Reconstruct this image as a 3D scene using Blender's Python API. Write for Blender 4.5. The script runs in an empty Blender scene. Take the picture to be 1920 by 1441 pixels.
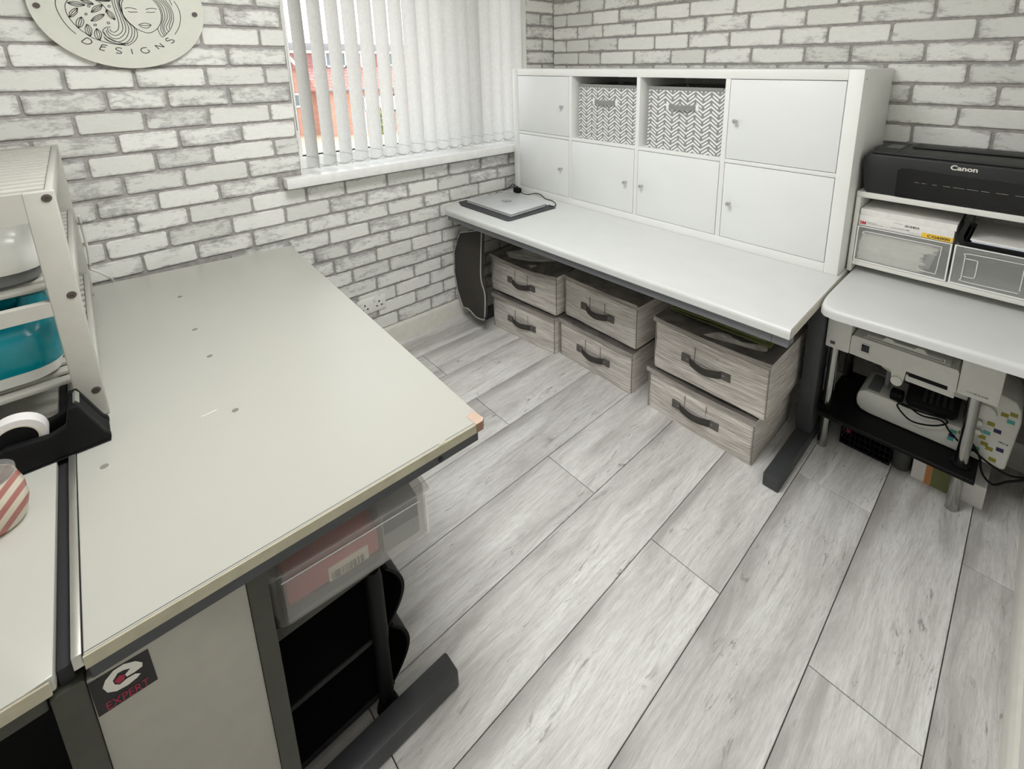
import bpy, bmesh, math, random
from mathutils import Matrix, Vector, noise as mnoise
random.seed(7)
SC = bpy.context.scene
COL = SC.collection
PI = math.pi

# ---------------------------------------------------------------- camera, sky, fill light, exposure
cam_d = bpy.data.cameras.new('camera')
cam = bpy.data.objects.new('camera', cam_d)
COL.objects.link(cam)
F_PX, CX, CY, W_PX, H_PX = 910.0785711424952, 1031.1270646988076, 336.7994708720535, 1920.0, 1441.0
cam_d.sensor_fit = 'HORIZONTAL'
cam_d.sensor_width = 36.0
cam_d.lens = F_PX / W_PX * 36.0
cam_d.shift_x = (W_PX / 2 - CX) / W_PX
cam_d.shift_y = (CY - H_PX / 2) / W_PX
cam_d.clip_start = 0.02
cam_d.clip_end = 200
_r = Vector((0.69819369, 0.71585779, -0.00855493))
_d = Vector((0.16030892, -0.1679772, -0.97266886))
_f = Vector((-0.69772962, 0.67773983, -0.23203902))
cam.matrix_world = Matrix(((_r.x, -_d.x, -_f.x, 2.16605255), (_r.y, -_d.y, -_f.y, -2.14310131),
                           (_r.z, -_d.z, -_f.z, 1.38608759), (0, 0, 0, 1)))
SC.camera = cam

SKY_STRENGTH = 3.4
FILL_WATTS = 12.5
EXPOSURE = 0.35
world = bpy.data.worlds.new('overcast_sky')
SC.world = world
world.use_nodes = True
_bg = world.node_tree.nodes['Background']
_bg.inputs[0].default_value = (0.93, 0.96, 1.0, 1)
_bg.inputs[1].default_value = SKY_STRENGTH

def area_light(name, loc, direction, sx, sy, watts, color, shape='RECTANGLE', portal=False):
    d = bpy.data.lights.new(name, 'AREA')
    d.shape = shape
    d.size = sx
    if shape in ('RECTANGLE', 'ELLIPSE'):
        d.size_y = sy
    d.energy = watts
    d.color = color
    o = bpy.data.objects.new(name, d)
    COL.objects.link(o)
    o.location = loc
    o.rotation_euler = Vector(direction).to_track_quat('-Z', 'Y').to_euler()
    if portal:
        d.cycles.is_portal = True
    return o
# sky portal in the window opening (only guides the sampling of the sky)
area_light('window_portal', (-0.20, -0.86, 1.49), (1, 0, 0), 1.3, 1.12, 1, (1, 1, 1), portal=True)
# the lamp added under the ceiling, unseen, to fill the room
area_light('ceiling_fill_area', (1.30, -1.70, 2.105), (0, 0, -1), 0.8, 0.8, FILL_WATTS, (0.965, 0.99, 1.0), 'DISK')

SC.view_settings.view_transform = 'Standard'
SC.view_settings.look = 'None'
SC.view_settings.gamma = 1.0
SC.view_settings.use_curve_mapping = False
SC.view_settings.exposure = EXPOSURE
SC.cycles.use_denoising = True
SC.cycles.max_bounces = 10
SC.cycles.diffuse_bounces = 6
SC.cycles.transparent_max_bounces = 16
SC.cycles.caustics_reflective = False
SC.cycles.caustics_refractive = False
SC.cycles.sample_clamp_indirect = 6.0

# ---------------------------------------------------------------- materials
def srgb(r, g, b):
    f = lambda c: (c / 255 / 12.92) if c / 255 <= 0.04045 else ((c / 255 + 0.055) / 1.055) ** 2.4
    return (f(r), f(g), f(b), 1.0)

class NT:
    """small node-tree writer"""
    def __init__(self, name):
        self.m = bpy.data.materials.new(name)
        self.m.use_nodes = True
        self.t = self.m.node_tree
        self.bsdf = self.t.nodes['Principled BSDF']
        self.out = self.t.nodes['Material Output']
    def n(self, typ, **kw):
        nd = self.t.nodes.new(typ)
        for k, v in kw.items():
            setattr(nd, k, v)
        return nd
    def put(self, sock, v):
        if isinstance(v, bpy.types.NodeSocket):
            self.t.links.new(v, sock)
        elif v is not None:
            sock.default_value = v
    def math(self, op, a, b=None, c=None, clamp=False):
        nd = self.n('ShaderNodeMath', operation=op, use_clamp=clamp)
        self.put(nd.inputs[0], a)
        if b is not None: self.put(nd.inputs[1], b)
        if c is not None: self.put(nd.inputs[2], c)
        return nd.outputs[0]
    def mix(self, fac, a, b, blend='MIX'):
        nd = self.n('ShaderNodeMix', data_type='RGBA', blend_type=blend)
        self.put(nd.inputs[0], fac); self.put(nd.inputs[6], a); self.put(nd.inputs[7], b)
        return nd.outputs[2]
    def coord(self, which='Object'):
        return self.n('ShaderNodeTexCoord').outputs[which]
    def rand(self):
        return self.n('ShaderNodeObjectInfo').outputs['Random']
    def vmap(self, vec, scale=(1, 1, 1), loc=(0, 0, 0)):
        nd = self.n('ShaderNodeMapping')
        self.put(nd.inputs[0], vec); self.put(nd.inputs['Scale'], scale); self.put(nd.inputs['Location'], loc)
        return nd.outputs[0]
    def vadd(self, a, b):
        nd = self.n('ShaderNodeVectorMath', operation='ADD')
        self.put(nd.inputs[0], a); self.put(nd.inputs[1], b)
        return nd.outputs[0]
    def comb(self, x, y, z):
        nd = self.n('ShaderNodeCombineXYZ')
        self.put(nd.inputs[0], x); self.put(nd.inputs[1], y); self.put(nd.inputs[2], z)
        return nd.outputs[0]
    def sep(self, v):
        nd = self.n('ShaderNodeSeparateXYZ'); self.put(nd.inputs[0], v)
        return nd.outputs
    def noise(self, vec, scale, detail=4, rough=0.55, distortion=0.0):
        nd = self.n('ShaderNodeTexNoise')
        self.put(nd.inputs['Vector'], vec); nd.inputs['Scale'].default_value = scale
        nd.inputs['Detail'].default_value = detail; nd.inputs['Roughness'].default_value = rough
        nd.inputs['Distortion'].default_value = distortion
        return nd.outputs[0]
    def ramp(self, fac, stops):
        nd = self.n('ShaderNodeValToRGB')
        self.put(nd.inputs[0], fac)
        cr = nd.color_ramp
        while len(cr.elements) < len(stops): cr.elements.new(0.5)
        for e, (p, c) in zip(cr.elements, stops):
            e.position = p
            e.color = c if hasattr(c, '__len__') else (c, c, c, 1)
        return nd.outputs[0]
    def bump(self, h, strength=0.2, dist=0.002):
        nd = self.n('ShaderNodeBump')
        nd.inputs['Strength'].default_value = strength; nd.inputs['Distance'].default_value = dist
        self.put(nd.inputs['Height'], h)
        self.t.links.new(nd.outputs[0], self.bsdf.inputs['Normal'])
    def set(self, color=None, rough=None, metal=None, spec=None):
        if color is not None: self.put(self.bsdf.inputs['Base Color'], color)
        if rough is not None: self.put(self.bsdf.inputs['Roughness'], rough)
        if metal is not None: self.put(self.bsdf.inputs['Metallic'], metal)
        if spec is not None: self.put(self.bsdf.inputs['Specular IOR Level'], spec)
        return self.m

def flat(name, rgb, rough=0.5, metal=0.0, var=0.04, scale=30, bump=0.0, spec=None):
    """plain surface with a faint procedural variation"""
    w = NT(name)
    c = srgb(*rgb)
    nz = w.noise(w.coord(), scale, 3)
    lo = tuple(x * (1 - var) for x in c[:3]) + (1,)
    hi = tuple(min(1, x * (1 + var)) for x in c[:3]) + (1,)
    col = w.ramp(nz, [(0.3, lo), (0.7, hi)])
    if bump: w.bump(w.noise(w.coord(), scale * 12, 3), bump, 0.001)
    return w.set(col, rough, metal, spec)

def brick_paint(name, along):
    """white-washed brick: per-brick tint, grey smudges, worn edges"""
    w = NT(name)
    co = w.coord('Object'); rnd = w.rand()
    off = w.comb(w.math('MULTIPLY', rnd, 37.0), w.math('MULTIPLY', rnd, 91.0), w.math('MULTIPLY', rnd, 53.0))
    p = w.vadd(co, off)
    st = (9, 9, 26) if along == 'y' else (9, 9, 26)
    big = w.noise(w.vmap(p, st), 1.0, 5, 0.62, 0.6)
    fine = w.noise(w.vmap(p, (45, 45, 95)), 1.0, 6, 0.7, 0.4)
    g = w.sep(w.coord('Generated'))
    def edge(s):
        return w.math('ABSOLUTE', w.math('SUBTRACT', s, 0.5))
    ez = w.math('MULTIPLY', w.math('SUBTRACT', edge(g[2]), 0.30), 1.6)
    el = w.math('MULTIPLY', w.math('SUBTRACT', edge(g[1] if along == 'y' else g[0]), 0.40), 2.4)
    e = w.math('MAXIMUM', w.math('MAXIMUM', ez, el), 0.0)
    amt = w.math('MULTIPLY', w.math('FRACT', w.math('MULTIPLY', rnd, 13.7)), 0.13)
    s = w.math('ADD', w.math('ADD', w.math('MULTIPLY', big, 0.55), w.math('MULTIPLY', fine, 0.5)),
               w.math('ADD', w.math('MULTIPLY', e, 0.42), amt))
    k = 0.0 if along == 'y' else 0.035
    dirt = w.ramp(s, [(0.615 + k, 0.0), (0.705 + k, 0.45), (0.87 + k, 1.0)])
    tint = w.math('FRACT', w.math('MULTIPLY', rnd, 7.3))
    base = w.ramp(tint, [(0.0, srgb(224, 224, 219)), (0.5, srgb(238, 238, 233)), (1.0, srgb(244, 243, 239))])
    base = w.mix(w.ramp(fine, [(0.35, 0.16), (0.6, 0.0)]), base, srgb(192, 192, 188))
    col = w.mix(dirt, base, srgb(140, 137, 136))
    w.bump(w.math('ADD', w.math('MULTIPLY', fine, 0.6), w.math('MULTIPLY', big, 0.6)), 0.35, 0.002)
    return w.set(col, 0.72, None, 0.25)

def mortar():
    w = NT('mortar')
    p = w.coord()
    col = w.ramp(w.noise(p, 60, 5, 0.65), [(0.3, srgb(152, 148, 145)), (0.7, srgb(184, 180, 177))])
    w.bump(w.noise(p, 260, 3), 0.4, 0.002)
    return w.set(col, 0.9, None, 0.1)

def oak_floor():
    w = NT('grey_oak_laminate')
    co = w.coord(); rnd = w.rand()
    off = w.comb(w.math('MULTIPLY', rnd, 31.0), w.math('MULTIPLY', rnd, 77.0), 0.0)
    p = w.vadd(co, off)
    warp = w.noise(w.vmap(p, (5.5, 1.7, 1)), 1.0, 3, 0.5)
    sx = w.sep(p)
    pw = w.comb(w.math('ADD', sx[0], w.math('MULTIPLY', warp, 0.10)), sx[1], sx[2])
    grain = w.noise(w.vmap(pw, (95, 4.5, 1)), 1.0, 7, 0.68, 0.3)
    broad = w.noise(w.vmap(pw, (11, 1.6, 1)), 1.0, 5, 0.6, 0.6)
    fine = w.noise(w.vmap(p, (300, 26, 1)), 1.0, 4, 0.75)
    col = w.ramp(broad, [(0.30, srgb(184, 181, 178)), (0.45, srgb(218, 216, 213)), (0.62, srgb(238, 237, 234))])
    col = w.mix(w.ramp(grain, [(0.30, 0.62), (0.44, 0.20), (0.56, 0.0)]), col, srgb(170, 165, 161))
    col = w.mix(w.ramp(fine, [(0.34, 0.40), (0.55, 0.0)]), col, srgb(168, 164, 160))
    # dark cracks and knots
    kn = w.noise(w.vmap(pw, (34, 6.5, 1)), 1.0, 6, 0.72, 2.2)
    patch = w.ramp(w.noise(w.vmap(p, (10, 3.0, 1)), 1.0, 3), [(0.44, 0.0), (0.58, 1.0)])
    crack = w.math('MULTIPLY', w.ramp(kn, [(0.345, 1.0), (0.425, 0.0)]), patch)
    col = w.mix(w.math('MULTIPLY', crack, 0.66), col, srgb(124, 118, 113))
    # smoky band printed along one long edge of every plank
    g = w.sep(w.coord('Generated'))
    band = w.math('MULTIPLY', w.ramp(g[0], [(0.03, 0.85), (0.24, 0.0)]),
                  w.ramp(w.noise(w.vmap(p, (4, 2.2, 1)), 1.0, 3), [(0.36, 0.0), (0.62, 1.0)]))
    col = w.mix(band, col, srgb(156, 151, 149))
    tone = w.math('ADD', 0.93, w.math('MULTIPLY', w.math('FRACT', w.math('MULTIPLY', rnd, 17.3)), 0.13))
    hs = w.n('ShaderNodeHueSaturation'); w.put(hs.inputs['Color'], col); w.put(hs.inputs['Value'], tone)
    w.bump(w.math('ADD', w.math('MULTIPLY', grain, 0.7), w.math('MULTIPLY', fine, 0.5)), 0.22, 0.001)
    return w.set(hs.outputs[0], w.ramp(grain, [(0.3, 0.55), (0.7, 0.40)]), None, 0.35)

def slub_fabric(name, light, dark, deep, scale=1.0):
    """woven fabric with horizontal slubs"""
    w = NT(name)
    co = w.coord(); rnd = w.rand()
    p = w.vadd(co, w.comb(w.math('MULTIPLY', rnd, 17.0), w.math('MULTIPLY', rnd, 29.0), w.math('MULTIPLY', rnd, 41.0)))
    a = w.noise(w.vmap(p, (9 * scale, 9 * scale, 330 * scale)), 1.0, 5, 0.72)
    b = w.noise(w.vmap(p, (420, 420, 160)), 1.0, 2, 0.6)
    c = w.noise(w.vmap(p, (5, 5, 40)), 1.0, 3)
    col = w.ramp(a, [(0.34, srgb(*deep)), (0.46, srgb(*dark)), (0.56, srgb(*light)), (0.70, srgb(*[min(255, v + 18) for v in light]))])
    col = w.mix(w.ramp(b, [(0.35, 0.35), (0.6, 0.0)]), col, srgb(*dark))
    col = w.mix(w.ramp(c, [(0.40, 0.25), (0.6, 0.0)]), col, srgb(*deep))
    w.bump(w.math('ADD', a, w.math('MULTIPLY', b, 0.6)), 0.35, 0.0015)
    return w.set(col, 0.92, None, 0.1)

def zigzag():
    """grey canvas printed with white herringbone lines"""
    w = NT('herringbone_canvas')
    s = w.sep(w.coord())
    x = w.math('ADD', s[0], w.math('MULTIPLY', s[1], 0.97))
    u = w.math('DIVIDE', x, 0.0345)
    tri = w.math('MULTIPLY', w.math('ABSOLUTE', w.math('SUBTRACT', w.math('FRACT', w.math('MULTIPLY', u, 0.5)), 0.5)), 2.0)
    v = w.math('ADD', w.math('DIVIDE', s[2], 0.0150), w.math('MULTIPLY', tri, 1.65))
    stripe = w.math('GREATER_THAN', w.math('FRACT', v), 0.50)
    odd = w.math('GREATER_THAN', w.math('FRACT', w.math('MULTIPLY', v, 0.5)), 0.5)
    fu = w.math('FRACT', u)
    near = w.math('LESS_THAN', w.math('MINIMUM', fu, w.math('SUBTRACT', 1.0, fu)), 0.15)
    cut = w.math('MULTIPLY', near, odd)
    fac = w.math('MULTIPLY', stripe, w.math('SUBTRACT', 1.0, cut))
    wv = w.noise(w.coord(), 900, 2)
    col = w.mix(fac, srgb(146, 146, 145), srgb(240, 240, 238))
    w.bump(wv, 0.15, 0.001)
    return w.set(col, 0.85, None, 0.15)

def blind_fabric():
    w = NT('blind_fabric')
    p = w.coord()
    nz = w.noise(w.vmap(p, (90, 90, 60)), 1.0, 5, 0.7)
    d = w.n('ShaderNodeBsdfDiffuse'); t = w.n('ShaderNodeBsdfTranslucent')
    col = w.ramp(nz, [(0.3, srgb(205, 205, 203)), (0.7, srgb(220, 220, 218))])
    w.put(d.inputs[0], col); w.put(t.inputs[0], srgb(236, 236, 233))
    mx = w.n('ShaderNodeMixShader'); mx.inputs[0].default_value = 0.08
    w.t.links.new(d.outputs[0], mx.inputs[1]); w.t.links.new(t.outputs[0], mx.inputs[2])
    bp = w.n('ShaderNodeBump'); bp.inputs['Strength'].default_value = 0.3; bp.inputs['Distance'].default_value = 0.001
    w.put(bp.inputs['Height'], nz)
    w.t.links.new(bp.outputs[0], d.inputs['Normal'])
    w.t.links.new(mx.outputs[0], w.out.inputs[0])
    return w.m

def clear_plastic(name, tint, milky, rough=0.15):
    w = NT(name)
    tr = w.n('ShaderNodeBsdfTransparent'); gl = w.n('ShaderNodeBsdfGlossy'); df = w.n('ShaderNodeBsdfDiffuse')
    tl = w.n('ShaderNodeBsdfTranslucent')
    w.put(tr.inputs[0], srgb(*tint)); w.put(df.inputs[0], srgb(236, 236, 234)); w.put(tl.inputs[0], srgb(236, 236, 234))
    gl.inputs['Roughness'].default_value = rough
    nz = w.noise(w.coord(), 25, 3)
    m0 = w.n('ShaderNodeMixShader'); m0.inputs[0].default_value = 0.4
    w.t.links.new(df.outputs[0], m0.inputs[1]); w.t.links.new(tl.outputs[0], m0.inputs[2])
    m1 = w.n('ShaderNodeMixShader'); w.put(m1.inputs[0], w.math('MULTIPLY', w.math('ADD', w.math('MULTIPLY', nz, 0.1), 0.95), milky))
    w.t.links.new(tr.outputs[0], m1.inputs[1]); w.t.links.new(m0.outputs[0], m1.inputs[2])
    lw = w.n('ShaderNodeLayerWeight'); lw.inputs[0].default_value = 0.25
    m2 = w.n('ShaderNodeMixShader'); w.put(m2.inputs[0], w.math('ADD', 0.03, w.math('MULTIPLY', lw.outputs['Facing'], 0.25)))
    w.t.links.new(m1.outputs[0], m2.inputs[1]); w.t.links.new(gl.outputs[0], m2.inputs[2])
    w.t.links.new(m2.outputs[0], w.out.inputs[0])
    return w.m

def house_brick():
    w = NT('red_house_brick')
    s = w.sep(w.coord())
    bt = w.n('ShaderNodeTexBrick')
    w.put(bt.inputs['Vector'], w.comb(w.math('ADD', s[1], s[0]), s[2], 0.0))
    bt.inputs['Scale'].default_value = 1.0
    bt.inputs['Color1'].default_value = srgb(186, 138, 120); bt.inputs['Color2'].default_value = srgb(170, 118, 100)
    bt.inputs['Mortar'].default_value = srgb(196, 160, 140)
    bt.inputs['Brick Width'].default_value = 0.23; bt.inputs['Row Height'].default_value = 0.076
    bt.inputs['Mortar Size'].default_value = 0.009
    return w.set(bt.outputs[0], 0.9)

def tile_pattern(name, c1, c2, cm, wd, ht):
    w = NT(name)
    s = w.sep(w.coord())
    bt = w.n('ShaderNodeTexBrick')
    w.put(bt.inputs['Vector'], w.comb(s[1], s[2], 0.0))
    bt.inputs['Scale'].default_value = 1.0
    bt.inputs['Color1'].default_value = srgb(*c1); bt.inputs['Color2'].default_value = srgb(*c2); bt.inputs['Mortar'].default_value = srgb(*cm)
    bt.inputs['Brick Width'].default_value = wd; bt.inputs['Row Height'].default_value = ht
    bt.inputs['Mortar Size'].default_value = 0.018
    return w.set(bt.outputs[0], 0.85)

def stripes_mat(name, ca, cb, per):
    w = NT(name)
    s = w.sep(w.coord())
    v = w.math('FRACT', w.math('DIVIDE', w.math('ADD', w.math('ADD', w.math('MULTIPLY', s[1], 0.9), w.math('MULTIPLY', s[0], 0.35)), w.math('MULTIPLY', s[2], -0.75)), per))
    f = w.math('GREATER_THAN', v, 0.52)
    return w.set(w.mix(f, srgb(*ca), srgb(*cb)), 0.3)

def worn_white(name, rgb, rough=0.34):
    """white laminate: faint blotches and long scuffs"""
    w = NT(name)
    p = w.coord()
    c = srgb(*rgb)
    a = w.noise(p, 5, 4, 0.6); b = w.noise(w.vmap(p, (30, 30, 30)), 1.0, 5, 0.6)
    w.bump(b, 0.03, 0.001)
    lo = tuple(x * 0.965 for x in c[:3]) + (1,)
    return w.set(w.mix(a, lo, c), rough, None, 0.7)

M = {}
M['brick_left'] = brick_paint('whitewashed_brick_side', 'y')
M['brick_back'] = brick_paint('whitewashed_brick_back', 'x')
M['mortar'] = mortar()
M['floor'] = oak_floor()
M['seam'] = flat('dark_floor_seam', (70, 64, 60), 0.9)
M['plaster'] = flat('white_wall_paint', (232, 231, 226), 0.85, scale=8, bump=0.05)
M['upvc'] = flat('white_window_plastic', (238, 238, 236), 0.28)
M['skirting'] = flat('white_gloss_skirting', (228, 225, 217), 0.3)
M['gasket'] = flat('black_gasket', (50, 50, 52), 0.7)
M['blind'] = blind_fabric()
M['chain'] = flat('pale_chain', (150, 150, 150), 0.5)
M['laminate'] = flat('white_furniture_laminate', (234, 234, 231), 0.42, var=0.02, scale=6)
M['door_white'] = flat('white_cabinet_door', (230, 231, 230), 0.40, var=0.015, scale=5)
M['cab_inside'] = flat('cabinet_back_board', (225, 225, 222), 0.6)
M['desk'] = flat('white_desk_top', (212, 213, 211), 0.38, var=0.02, scale=10)
M['desk_edge'] = flat('cream_desk_edge', (204, 200, 188), 0.55)
M['worn'] = worn_white('worn_white_worktop', (180, 179, 171), 0.27)
M['band'] = flat('beige_edge_band', (176, 170, 148), 0.5, var=0.1, scale=40)
M['steel_dark'] = flat('dark_grey_powder_coat', (62, 63, 66), 0.45, var=0.08, bump=0.05)
M['steel_olive'] = flat('charcoal_frame', (58, 58, 50), 0.55, var=0.1, bump=0.05)
M['steel_grey'] = flat('grey_end_cap', (120, 122, 126), 0.4)
M['black'] = flat('black_plastic', (13, 13, 14), 0.6, var=0.1, spec=0.2)
M['black_gloss'] = flat('glossy_black_plastic', (14, 14, 15), 0.18, var=0.1)
M['printer_black'] = flat('textured_black_plastic', (30, 31, 32), 0.5, var=0.15, scale=200, bump=0.2)
M['rubber'] = flat('black_rubber', (28, 28, 30), 0.7)
M['alu'] = flat('aluminium', (205, 204, 198), 0.3, 0.9)
M['chrome'] = flat('chrome', (172, 172, 168), 0.14, 1.0, var=0.02)
M['knob'] = flat('satin_metal_knob', (186, 186, 184), 0.3, 0.5)
M['fabric'] = slub_fabric('grey_slub_fabric', (238, 232, 225), (204, 198, 191), (150, 144, 138))
M['lid'] = slub_fabric('grey_lid_fabric', (172, 167, 160), (150, 145, 138), (128, 123, 117), 0.6)
M['handle'] = slub_fabric('dark_grey_strap', (116, 112, 108), (100, 97, 93), (84, 81, 78), 2.0)
M['stitch'] = flat('stitched_seam', (142, 137, 131), 0.9)
M['zigzag'] = zigzag()
M['grey_fabric'] = flat('grey_canvas_trim', (140, 140, 138), 0.9, var=0.1, scale=200)
M['strap_grey'] = flat('grey_webbing', (182, 182, 180), 0.85, var=0.08, scale=200)
M['bag'] = flat('charcoal_nonwoven_fabric', (62, 58, 54), 0.95, var=0.2, scale=400, bump=0.3)
M['piping'] = flat('pale_grey_piping', (168, 166, 162), 0.8)
M['silver'] = flat('silver_laptop_shell', (214, 216, 218), 0.3, 0.35, var=0.02)
M['mat'] = flat('charcoal_desk_mat', (58, 58, 62), 0.6, var=0.1, scale=150)
M['logo'] = flat('grey_print', (88, 88, 90), 0.5)
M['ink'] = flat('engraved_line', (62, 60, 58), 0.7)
M['sign'] = flat('white_acrylic', (216, 216, 206), 0.35, var=0.02)
M['screw'] = flat('bronze_screw', (84, 76, 70), 0.45, 0.3)
M['white_plastic'] = flat('white_plastic', (222, 221, 214), 0.4, var=0.03)
M['panel_white'] = flat('off_white_panel', (158, 155, 146), 0.5, var=0.03)
M['shelf_paint'] = flat('off_white_shelf_paint', (182, 180, 172), 0.45, var=0.03)
M['white_paint'] = flat('white_painted_wood', (226, 225, 219), 0.45, var=0.03)
M['press_white'] = flat('white_glossy_shell', (222, 221, 216), 0.22, var=0.02)
M['press_base'] = flat('grey_insulated_base', (104, 104, 104), 0.6)
M['hole'] = flat('copper_brown_recess', (92, 74, 66), 0.4)
M['teal'] = flat('teal_plastic', (0, 132, 146), 0.25, var=0.1, scale=20)
M['clear'] = clear_plastic('clear_plastic', (253, 253, 252), 0.24)
M['frosted'] = clear_plastic('frosted_plastic', (250, 249, 247), 0.17)
M['clear_edge'] = flat('moulded_clear_edge', (238, 238, 236), 0.25)
M['paper'] = flat('white_paper', (232, 230, 226), 0.7, var=0.05, scale=60)
M['paper_grey'] = flat('grey_card', (150, 152, 152), 0.7)
M['paper_blue'] = flat('cool_white_paper', (216, 222, 232), 0.6)
M['card_red'] = flat('salmon_red_card', (176, 76, 74), 0.6, var=0.1)
M['label'] = flat('cream_label', (222, 214, 198), 0.6)
M['red'] = flat('red_print', (206, 44, 58), 0.5)
M['crimson'] = flat('crimson_print', (150, 20, 58), 0.5)
M['yellow'] = flat('yellow_label', (246, 202, 70), 0.5)
M['white_print'] = flat('white_print', (214, 212, 204), 0.5)
M['black_print'] = flat('black_print', (24, 22, 22), 0.6)
M['orange_tape'] = flat('orange_packing_tape', (196, 170, 152), 0.35, var=0.08)
M['orange_tape_side'] = flat('packing_tape_side', (140, 106, 88), 0.4, var=0.1)  # darker tone of the same tape, for its side face
M['tape_white'] = flat('white_tape', (228, 224, 222), 0.45)
M['cup'] = stripes_mat('red_striped_print', (206, 197, 180), (168, 110, 102), 0.020)
M['green_card'] = flat('olive_green_folder', (108, 112, 66), 0.7)
M['orange_card'] = flat('orange_print', (206, 140, 86), 0.7)
M['olive_card'] = flat('olive_print', (120, 124, 82), 0.7)
M['pink'] = flat('pink_plastic', (160, 52, 84), 0.5)
M['sq_teal'] = flat('teal_print', (84, 168, 160), 0.5)
M['sq_olive'] = flat('mustard_print', (150, 142, 40), 0.5)
M['sq_navy'] = flat('navy_print', (40, 38, 84), 0.5)
M['dot'] = flat('grey_screw_hole', (128, 126, 120), 0.7)
M['mesh_grey'] = flat('grey_mesh', (74, 74, 70), 0.8, var=0.3, scale=300)
M['house_brick'] = house_brick()
M['tile_hung'] = tile_pattern('tile_hung_wall', (166, 112, 110), (150, 98, 98), (122, 84, 84), 0.17, 0.12)
M['roof_tile'] = tile_pattern('clay_roof_tiles', (190, 140, 130), (174, 122, 112), (132, 92, 88), 0.26, 0.17)
M['roof_felt'] = flat('grey_flat_roof', (128, 128, 132), 0.8)
M['ext_white'] = flat('white_exterior_paint', (232, 232, 230), 0.5)
M['ext_glass'] = flat('dark_house_glass', (96, 108, 116), 0.1)
M['paving'] = flat('sandy_paving', (188, 170, 148), 0.9, var=0.15, scale=1.5)
M['leaf'] = flat('yellow_green_leaf', (140, 156, 86), 0.7, var=0.3, scale=5)
M['bark'] = flat('brown_bark', (92, 76, 60), 0.9)
def window_glass():
    w = NT('window_glass')
    tr = w.n('ShaderNodeBsdfTransparent'); gl = w.n('ShaderNodeBsdfGlossy'); gl.inputs['Roughness'].default_value = 0.02
    mx = w.n('ShaderNodeMixShader'); mx.inputs[0].default_value = 0.08
    tr.inputs[0].default_value = (0.97, 0.98, 0.98, 1)
    w.t.links.new(tr.outputs[0], mx.inputs[1]); w.t.links.new(gl.outputs[0], mx.inputs[2])
    w.t.links.new(mx.outputs[0], w.out.inputs[0])
    return w.m
M['glass'] = window_glass()
def fill_glow():  # glowing disc of the added ceiling fill
    w = NT('fill_diffuser')
    w.bsdf.inputs['Emission Color'].default_value = (1, 0.985, 0.955, 1)
    w.bsdf.inputs['Emission Strength'].default_value = 4.0
    return w.set(srgb(245, 243, 236), 0.4)
M['fill_light'] = fill_glow()

# ---------------------------------------------------------------- mesh helpers
WM = {}
def wm(o):
    return WM.get(o.name, Matrix.Identity(4)) if o else Matrix.Identity(4)

def add_box(bm, x0, x1, y0, y1, z0, z1, bev=0.0, seg=2, mat=None):
    m = Matrix.Translation(((x0 + x1) / 2, (y0 + y1) / 2, (z0 + z1) / 2)) @ Matrix.Diagonal((abs(x1 - x0), abs(y1 - y0), abs(z1 - z0), 1))
    if mat is not None: m = mat @ m
    r = bmesh.ops.create_cube(bm, size=1.0, matrix=m)
    if bev > 0:
        es = list({e for v in r['verts'] for e in v.link_edges})
        bmesh.ops.bevel(bm, geom=es, offset=bev, segments=seg, affect='EDGES', profile=0.5)
    return bm

def box(x0, x1, y0, y1, z0, z1, bev=0.0, seg=2):
    return add_box(bmesh.new(), x0, x1, y0, y1, z0, z1, bev, seg)

def boxes(lst, bev=0.0, seg=1):
    bm = bmesh.new()
    for b in lst: add_box(bm, *b, bev, seg)
    return bm

def add_prism(bm, pts, axis, a0, a1, bev=0.0, seg=2, round_edges=None, round_r=0.0, round_seg=5):
    """polygon pts (2-D, in the two axes other than `axis`) pushed from a0 to a1"""
    def P(p, a):
        return {'z': (p[0], p[1], a), 'y': (p[0], a, p[1]), 'x': (a, p[0], p[1])}[axis]
    lo = [bm.verts.new(P(p, a0)) for p in pts]
    hi = [bm.verts.new(P(p, a1)) for p in pts]
    n = len(pts)
    fs = [bm.faces.new(lo[::-1]), bm.faces.new(hi)]
    for i in range(n):
        fs.append(bm.faces.new((lo[i], lo[(i + 1) % n], hi[(i + 1) % n], hi[i])))
    bmesh.ops.recalc_face_normals(bm, faces=fs)
    if round_edges:
        es = []
        for i in round_edges:
            e = bm.edges.get((hi[i], hi[(i + 1) % n]))
            if e: es.append(e)
        bmesh.ops.bevel(bm, geom=es, offset=round_r, segments=round_seg, affect='EDGES', profile=0.5)
    elif bev > 0:
        es = list({e for v in lo + hi for e in v.link_edges})
        bmesh.ops.bevel(bm, geom=es, offset=bev, segments=seg, affect='EDGES', profile=0.5)
    return bm

def prism(*a, **k):
    return add_prism(bmesh.new(), *a, **k)

def add_cyl(bm, p0, p1, r0, r1=None, seg=16, caps=True):
    p0, p1 = Vector(p0), Vector(p1)
    r1 = r0 if r1 is None else r1
    d = (p1 - p0)
    q = d.to_track_quat('Z', 'Y').to_matrix()
    ra, rb = [], []
    for i in range(seg):
        a = 2 * PI * i / seg
        v = q @ Vector((math.cos(a), math.sin(a), 0))
        ra.append(bm.verts.new(p0 + v * r0)); rb.append(bm.verts.new(p1 + v * r1))
    for i in range(seg):
        bm.faces.new((ra[i], ra[(i + 1) % seg], rb[(i + 1) % seg], rb[i]))
    if caps:
        bm.faces.new(ra[::-1]); bm.faces.new(rb)
    return bm

def cyl(*a, **k):
    return add_cyl(bmesh.new(), *a, **k)

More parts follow.
